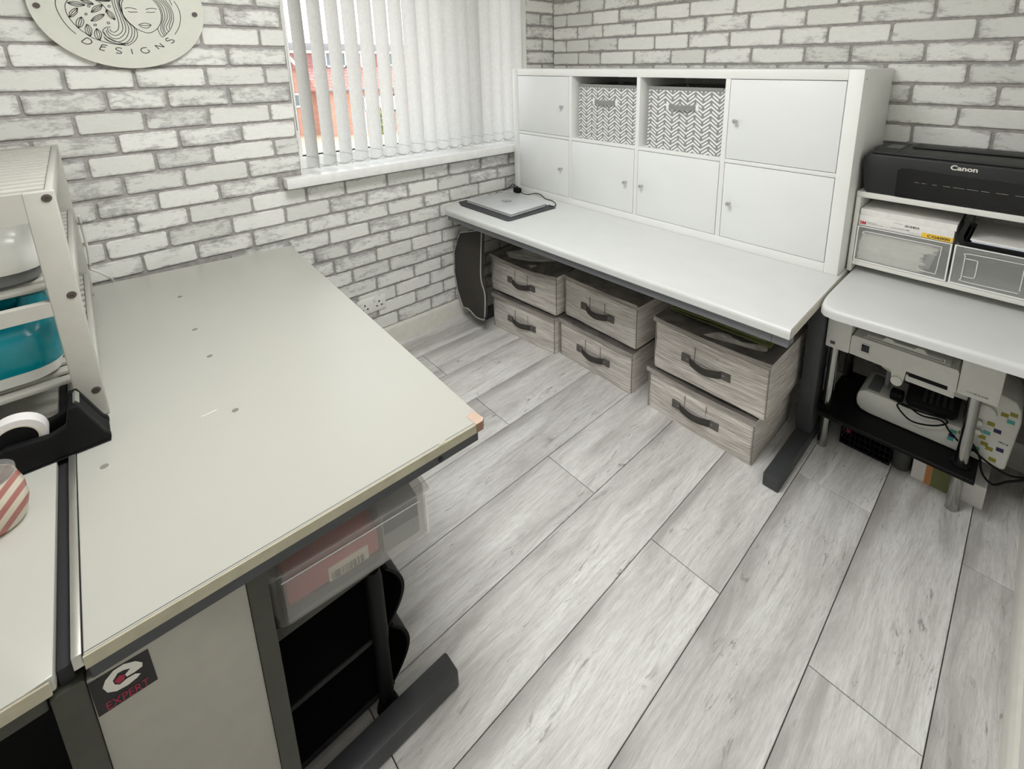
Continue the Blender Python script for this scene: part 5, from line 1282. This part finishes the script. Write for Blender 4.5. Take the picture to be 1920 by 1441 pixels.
obj('rail_bolt', cyl((1.4480, -1.748, 0.644), (1.4504, -1.748, 0.644), 0.0050, None, 14), M['black_print'], lt_)
for x in (1.3765, 0.20):
    obj('foot', box(x, x + 0.0555, -2.30, -1.731, 0.0, 0.0505, 0.007), M['steel_dark'], lt_)
obj('column', box(0.205, 0.25, -2.02, -1.93, 0.0508, 0.6338, 0.004), M['steel_dark'], lt_)

# cutter stand frame with the white panel, set in the front end of the table
cs = thing('stand_cabinet', 'charcoal framed stand with a white panel and red black sticker below the worktable', 'stand', (1.42, -2.16, 0.05))
obj('post', box(1.385, 1.4335, -2.0775, -2.0505, 0.0508, 0.6325, 0.002), M['steel_olive'], cs)
obj('post', box(1.385, 1.4335, -2.2850, -2.2540, 0.0508, 0.6395, 0.002), M['steel_olive'], cs)
pn = obj('panel', box(1.412, 1.4305, -2.2535, -2.0780, 0.0508, 0.6325, 0.001), M['panel_white'], cs)
obj('bottom_rail', box(1.385, 1.411, -2.2535, -2.0780, 0.0508, 0.080), M['steel_olive'], cs)
def flat_poly(pts, x):
    bm = bmesh.new()
    f = bm.faces.new([bm.verts.new((x, p[0], p[1])) for p in pts])
    bmesh.ops.recalc_face_normals(bm, faces=[f])
    if f.normal.x < 0: f.normal_flip()
    bmesh.ops.triangulate(bm, faces=bm.faces[:])
    return bm
sk = obj('sticker', flat_poly(STK, 1.4311), M['black_print'], pn, smooth=0)
obj('emblem', flat_poly(GCC, 1.4316), M['white_print'], pn, smooth=0)
obj('emblem_core', flat_poly(GRED, 1.4316), M['crimson'], pn, smooth=0)
text_part('lettering', 'EXPERT', M['crimson'], pn, (1.4311, -2.243, 0.5700), (0, 1, -0.08), (0, 0.0, 1), 0.043, 0.0125)

# black tray trolley with the clear box on its upper rail
tr = thing('tray_trolley', 'black two tier tray trolley standing under the worktable', 'trolley', (1.2, -1.92, 0))
obj('upper_rail', box(1.328, 1.354, -2.0500, -1.840, 0.384, 0.413, 0.002), M['steel_olive'], tr)
obj('upper_rail', box(1.06, 1.085, -2.0500, -1.840, 0.384, 0.413, 0.002), M['steel_olive'], tr)
def tray_tier(z0, z1):
    yl, bm = -2.046, bmesh.new()
    n = 12; prof = []
    for k in range(n + 1):
        t = k / n
        prof.append((-1.838 + 0.044 * math.sin(PI * (0.06 + 0.94 * t)) ** 0.9 - 0.004 * t, z1 + (z0 - z1) * t))
    outer = prof + [(yl, z0), (yl, z1)]
    inner_ = [(-1.846, z1)] + [(p[0] - 0.006, p[1]) for p in prof[1:-1]] + [(-1.85, z0 + 0.006), (yl + 0.006, z0 + 0.006), (yl + 0.006, z1)]
    add_prism(bm, outer[:n + 1] + inner_[::-1][2:][:0] + [(p[0] - 0.007, p[1]) for p in prof[::-1]], 'x', 1.05, 1.336)      # curved right wall
    add_box(bm, 1.05, 1.336, yl, yl + 0.006, z0, z1)                        # left wall
    add_box(bm, 1.05, 1.336, yl + 0.006, prof[-1][0] - 0.007, z0, z0 + 0.006)   # floor
    add_box(bm, 1.05, 1.056, yl + 0.006, -1.845, z0 + 0.006, z1)             # back
    return bm
for z0, z1 in ((0.190, 0.345), (0.030, 0.186)):
    t_ = obj('tray', tray_tier(z0, z1), M['black'], tr)
    obj('tray_lip', box(1.336, 1.341, -2.046, -1.842, z0, z0 + 0.012, 0.001), M['rubber'], t_)
for x in (1.347, 1.06):
    obj('pillar', lathe([(0.012, 0.02), (0.016, 0.05), (0.015, 0.18), (0.017, 0.20), (0.017, 0.36), (0.013, 0.384)], 20, (x, -1.864, 0)), M['black'], tr)
for x, y in ((1.347, -1.864), (1.06, -1.864)):
    obj('foot_pad', cyl((x, y, 0.0), (x, y, 0.0195), 0.024, 0.018, 18), M['black'], tr)

pb = thing('clear_box', 'clear plastic box holding a red pack under the worktable edge', 'box', (1.2, -1.90, 0.414), 0.0)
A_ = math.radians(-4.5)
RB = Matrix.Translation((1.362, -2.040, 0.4145)) @ Matrix.Rotation(A_, 4, 'Z')
def pbox(x0, x1, y0, y1, z0, z1, bev=0.0, seg=2, bm=None):
    return add_box(bm or bmesh.new(), x0, x1, y0, y1, z0, z1, bev, seg, RB)
bm = bmesh.new()
def rounded_front(ins, z0, z1, bmm):
    pts = []
    for cx_, cy_, a0 in ((-0.02 - ins * 0, 0.02, -PI / 2), (-0.02, 0.270, 0), (-0.255, 0.270, PI / 2), (-0.255, 0.02, PI)):
        for k in range(4):
            a = a0 + PI / 2 * k / 3
            pts.append((cx_ + (0.02 - ins) * math.cos(a), cy_ + (0.02 - ins) * math.sin(a)))
    return pts
o_ = rounded_front(0.0, 0, 0, bm); i_ = rounded_front(0.0022, 0, 0, bm)
L0 = [bm.verts.new(RB @ Vector((p[0] * 0.985, p[1], 0.0))) for p in o_]
L1 = [bm.verts.new(RB @ Vector((p[0], p[1], 0.110))) for p in o_]
I1 = [bm.verts.new(RB @ Vector((p[0], p[1], 0.110))) for p in i_]
I0 = [bm.verts.new(RB @ Vector((p[0] * 0.985, p[1], 0.0025))) for p in i_]
n_ = len(o_)
for a, b in ((L0, L1), (L1, I1), (I1, I0)):
    for k in range(n_): bm.faces.new((a[k], a[(k + 1) % n_], b[(k + 1) % n_], b[k]))
bm.faces.new(L0[::-1]); bm.faces.new(I0)
bmesh.ops.recalc_face_normals(bm, faces=bm.faces[:])
obj('tub', bm, M['frosted'], pb)
obj('lid', pbox(-0.278, 0.004, -0.004, 0.296, 0.1105, 0.1205, 0.004), M['frosted'], pb)
bm = bmesh.new(); add_box(bm, 0.0, 0.0022, 0.016, 0.274, 0.0955, 0.0975, 0.0005, 1, RB); add_box(bm, 0.0, 0.003, 0.284, 0.2885, 0.006, 0.105, 0.001, 1, RB)
obj('moulded_rib', bm, M['clear_edge'], pb)
rk = thing('red_pack', 'salmon red pack with a cream barcode label inside the clear box', 'pack', (1.33, -1.95, 0.42))
obj('pack_body', pbox(-0.20, -0.010, 0.022, 0.188, 0.0255, 0.082, 0.006), M['card_red'], rk)
obj('barcode_label', pbox(-0.011, -0.0085, 0.092, 0.166, 0.0262, 0.058, 0.0002, 1), M['label'], rk)
XB = RB.to_3x3() @ Vector((0, 1, 0))
bars('barcode', M['black_print'], rk, RB @ Vector((-0.0085, 0.097, 0.0280)), XB, (0, 0, 1), 0.062, 0.017, 22, 12)
gk = thing('dark_pack', 'dark grey packet beside the red pack inside the clear box', 'pack', (1.33, -1.80, 0.42))
obj('pack_body', pbox(-0.20, -0.012, 0.196, 0.276, 0.0040, 0.098, 0.006), M['paper_grey'], gk)
obj('pack_band', pbox(-0.013, -0.010, 0.200, 0.272, 0.052, 0.096, 0.001), M['steel_dark'], gk)
gp = thing('flat_packet', 'flat grey packet under the red pack in the clear box', 'pack', (1.33, -1.95, 0.417))
obj('pack_body', pbox(-0.21, -0.008, 0.018, 0.190, 0.0036, 0.0250, 0.004), M['mesh_grey'], gp)

# second worktable at the left edge of the picture
t2 = thing('side_table', 'white side table beyond the black gap at the left edge', 'table', (0.9, -2.6, 0))
tp2 = [(0.03, -2.2755), (0.03, -2.95), (1.436, -2.95), (1.440, -2.30), (1.437, -2.2755)]
t2t = obj('tabletop', prism(tp2, 'z', 0.654, ZT, 0.002, 2), M['worn'], t2)
obj('edge_band', boxes([(1.4402, 1.4432, -2.94, -2.279, 0.6548, ZT - 0.0015)], 0.0008), M['band'], t2t)
obj('gap_strip', box(0.10, 1.425, -2.2750, -2.2604, 0.640, 0.6660, 0.002), M['rubber'], t2)
obj('front_rail', box(1.390, 1.425, -2.94, -2.288, 0.618, 0.6535, 0.003), M['steel_olive'], t2)
obj('side_rail', box(0.10, 1.3895, -2.318, -2.289, 0.618, 0.6535, 0.003), M['steel_olive'], t2)
obj('back_board', box(1.02, 1.03, -2.94, -2.295, 0.02, 0.617), M['black'], t2)
obj('column', box(1.00, 1.07, -2.75, -2.66, 0.0, 0.617, 0.003), M['black'], t2)
obj('column', box(0.10, 0.17, -2.75, -2.66, 0.0, 0.617, 0.003), M['black'], t2)

# ---------------------------------------------------------------- slatted white shelf standing across both tables
ss = thing('slatted_shelf', 'white slatted wooden shelf unit standing on the worktables under the sign', 'shelf', (0.49, -2.4, ZT))
SX0, SX1, YR, YL = 0.098, 0.881, -2.1955, -2.640
ZB, ZTP = ZT + 0.0008, 1.164
for x0, x1 in ((SX1 - 0.019, SX1), (SX0, SX0 + 0.019)):
    obj('post', box(x0, x1, YR - 0.043, YR, ZB, ZTP, 0.0025, 3), M['shelf_paint'], ss)
    obj('post', box(x0, x1, YL, YL + 0.033, ZB, ZTP, 0.0045, 3), M['shelf_paint'], ss)
    obj('top_rail', box(x0 + 0.0003, x1 - 0.0003, YL + 0.0325, YR - 0.0425, ZTP - 0.056, ZTP - 0.0004), M['shelf_paint'], ss)
    obj('mid_rail', box(x0 + 0.0003, x1 - 0.0003, YL + 0.0325, YR - 0.0425, 0.919, 0.948), M['shelf_paint'], ss)
for z, zt in ((1.130, ZTP), (0.930, 0.967), (0.720, 0.757)):
    for y0 in (YR - 0.014, YL + 0.002):
        obj('side_rail', box(SX0 + 0.0195, SX1 - 0.0195, y0, y0 + 0.012, z, zt, 0.003), M['shelf_paint'], ss)
for zt in (ZTP - 0.001, 0.967, 0.757):
    yr = YR - 0.0145
    for k in range(16):
        x = 0.137 + 0.0476 * k
        if x + 0.034 > SX1 - 0.021: break
        if zt > 1.1: obj('slat', box(x, x + 0.0285, YL + 0.0145, yr, zt - 0.018, zt, 0.0025), M['shelf_paint'], ss)
        else: obj('slat', box(x, x + 0.027, YL + 0.0145, yr, zt - 0.0095, zt, 0.0025), M['shelf_paint'], ss)
for z in (1.150, 0.953, 0.739):
    sb = lathe([(0.0075, 0.0), (0.0070, 0.0012), (0.003, 0.0016), (0.003, 0.0004)], 20)
    sb.transform(Matrix.Translation((SX1, YR - 0.012, z)) @ Matrix.Rotation(PI / 2, 4, 'Y'))
    obj('screw', sb, M['screw'], ss)
wc = tag(obj('white_lead', tube([(0.135, -2.188, 0.945), (0.112, -2.187, 0.90), (0.088, -2.187, 0.82), (0.076, -2.190, 0.772), (0.065, -2.192, 0.751), (0.060, -2.172, 0.730), (0.050, -2.155, 0.706), (0.020, -2.146, 0.675), (0.012, -2.146, 0.60), (0.012, -2.16, 0.10), (0.02, -2.17, 0.012)], 0.0036, 8, 6), M['white_plastic']),
         'white lead looping from the slatted shelf over the back edge of the worktable', 'cable')

# white heat press on the middle tier
hpz = 0.9674
hp_ = thing('heat_press', 'white hand heat press with grey base on the middle shelf tier', 'heat press', (0.65, -2.42, hpz))
def loft(rings, bev=None):
    """stack of rounded rectangles (x0,x1,y0,y1,z,r)"""
    bm = bmesh.new(); rr_ = []
    for x0, x1, y0, y1, z, r in rings:
        ring = []
        for cx_, cy_, a0 in ((x1 - r, y0 + r, -PI / 2), (x1 - r, y1 - r, 0), (x0 + r, y1 - r, PI / 2), (x0 + r, y0 + r, PI)):
            for k in range(6):
                a = a0 + PI / 2 * k / 5
                ring.append(bm.verts.new((cx_ + r * math.cos(a), cy_ + r * math.sin(a), z)))
        rr_.append(ring)
    n = len(rr_[0])
    for a, b in zip(rr_[:-1], rr_[1:]):
        for k in range(n): bm.faces.new((a[k], a[(k + 1) % n], b[(k + 1) % n], b[k]))
    bm.faces.new(rr_[0][::-1]); bm.faces.new(rr_[-1])
    bmesh.ops.recalc_face_normals(bm, faces=bm.faces[:])
    return bm
obj('base', loft([(0.50, 0.800, -2.565, -2.254, hpz + 0.0004, 0.05), (0.492, 0.808, -2.572, -2.247, hpz + 0.008, 0.05), (0.492, 0.808, -2.572, -2.247, hpz + 0.030, 0.05)]), M['press_base'], hp_)
shl = obj('shell', loft([(0.488, 0.812, -2.576, -2.240, hpz + 0.0305, 0.05), (0.484, 0.815, -2.580, -2.236, hpz + 0.045, 0.05), (0.500, 0.800, -2.570, -2.240, hpz + 0.085, 0.045), (0.520, 0.775, -2.560, -2.250, hpz + 0.117, 0.040), (0.535, 0.755, -2.550, -2.262, hpz + 0.124, 0.035)]), M['press_white'], hp_)
obj('handle', loft([(0.56, 0.745, -2.300, -2.240, hpz + 0.10, 0.02), (0.57, 0.735, -2.292, -2.243, hpz + 0.150, 0.018), (0.58, 0.725, -2.288, -2.250, hpz + 0.157, 0.014)]), M['press_white'], shl)
obj('handle', loft([(0.60, 0.70, -2.560, -2.288, hpz + 0.136, 0.02), (0.59, 0.71, -2.560, -2.286, hpz + 0.146, 0.02), (0.60, 0.70, -2.560, -2.288, hpz + 0.156, 0.02)]), M['hole'], shl)
obj('groove_shade', loft([(0.64, 0.735, -2.53, -2.285, hpz + 0.1238, 0.03), (0.64, 0.735, -2.53, -2.285, hpz + 0.1248, 0.03)]), M['press_base'], shl)  # grey plate paints the shade of an oval groove

# teal press on the lower tier
tz = 0.7574
tp3 = thing('heat_press', 'teal hand heat press with white base on the lowest shelf tier', 'heat press', (0.65, -2.42, tz))
obj('base', loft([(0.485, 0.795, -2.58, -2.262, tz + 0.0004, 0.05), (0.475, 0.812, -2.585, -2.252, tz + 0.012, 0.05), (0.475, 0.814, -2.585, -2.248, tz + 0.034, 0.05)]), M['press_white'], tp3)
ts = obj('shell', loft([(0.478, 0.812, -2.583, -2.246, tz + 0.0345, 0.05), (0.474, 0.815, -2.586, -2.242, tz + 0.055, 0.05), (0.488, 0.802, -2.578, -2.244, tz + 0.105, 0.048), (0.515, 0.775, -2.565, -2.254, tz + 0.128, 0.042), (0.530, 0.76, -2.555, -2.264, tz + 0.134, 0.036)]), M['teal'], tp3)
obj('handle', loft([(0.58, 0.72, -2.305, -2.250, tz + 0.12, 0.02), (0.59, 0.71, -2.298, -2.254, tz + 0.158, 0.018)]), M['teal'], ts)
obj('handle', loft([(0.60, 0.70, -2.56, -2.295, tz + 0.138, 0.02), (0.59, 0.71, -2.56, -2.292, tz + 0.150, 0.02), (0.60, 0.70, -2.56, -2.295, tz + 0.160, 0.02)]), M['teal'], ts)

# tape dispenser across the gap
td = thing('tape_dispenser', 'black desk tape dispenser with a roll of white tape beside the shelf post', 'tape dispenser', (0.945, -2.27, ZT))
prf = [(-2.1975, ZT + 0.0020), (-2.1975, ZT + 0.012), (-2.204, ZT + 0.020), (-2.232, ZT + 0.094), (-2.245, ZT + 0.094), (-2.253, ZT + 0.060), (-2.275, ZT + 0.052), (-2.330, ZT + 0.058), (-2.345, ZT + 0.050), (-2.348, ZT + 0.0020)]
obj('dispenser_body', prism(prf, 'x', 0.966, 0.984, 0.003, 2), M['black'], td)
obj('dispenser_body', prism(prf, 'x', 0.906, 0.922, 0.003, 2), M['black'], td)
prm = [(-2.1985, ZT + 0.0030), (-2.1985, ZT + 0.011), (-2.205, ZT + 0.018), (-2.233, ZT + 0.090), (-2.243, ZT + 0.090), (-2.255, ZT + 0.045), (-2.262, ZT + 0.012), (-2.347, ZT + 0.012), (-2.347, ZT + 0.0030)]
obj('middle_block', prism(prm, 'x', 0.9222, 0.9658), M['black'], td)
obj('blade', prism([(-2.229, ZT + 0.0905), (-2.234, ZT + 0.098), (-2.238, ZT + 0.094), (-2.234, ZT + 0.0885)], 'x', 0.9235, 0.9645), M['alu'], td)
obj('base_pad', box(0.905, 0.985, -2.347, -2.199, ZT + 0.0004, ZT + 0.0018), M['rubber'], td)
yc_, zc_ = -2.318, ZT + 0.0535
def ring_x(x0, x1, r0, r1, y, z, seg=40):
    bm = bmesh.new(); R_ = []
    for x, r in ((x0, r0), (x0, r1), (x1, r1), (x1, r0)):
        R_.append([bm.verts.new((x, y + r * math.cos(2 * PI * k / seg), z + r * math.sin(2 * PI * k / seg))) for k in range(seg)])
    for i in range(4):
        a, b = R_[i], R_[(i + 1) % 4]
        for k in range(seg): bm.faces.new((a[k], a[(k + 1) % seg], b[(k + 1) % seg], b[k]))
    bmesh.ops.recalc_face_normals(bm, faces=bm.faces[:])
    return bm
obj('tape_roll', ring_x(0.930, 0.958, 0.031, 0.041, yc_, zc_), M['tape_white'], td)
obj('tape_core', ring_x(0.9295, 0.9585, 0.028, 0.0308, yc_, zc_), M['label'], td)
obj('hub', cyl((0.928, yc_, zc_), (0.960, yc_, zc_), 0.0275, None, 28), M['black'], td)

# striped tumbler
cu_ = thing('striped_tumbler', 'red and cream striped tumbler at the left edge beside the tape dispenser', 'cup', (1.100, -2.343, ZT))
obj('cup_body', lathe([(0.004, 0.0005), (0.030, 0.0005), (0.037, 0.010), (0.043, 0.035), (0.042, 0.062), (0.036, 0.085), (0.0345, 0.085), (0.040, 0.062), (0.041, 0.035), (0.035, 0.012), (0.004, 0.005)], 36, (1.100, -2.343, ZT)), M['cup'], cu_)
obj('cup_rim', lathe([(0.0345, 0.0853), (0.037, 0.086), (0.037, 0.094), (0.0345, 0.095)], 36, (1.100, -2.343, ZT)), M['frosted'], cu_)
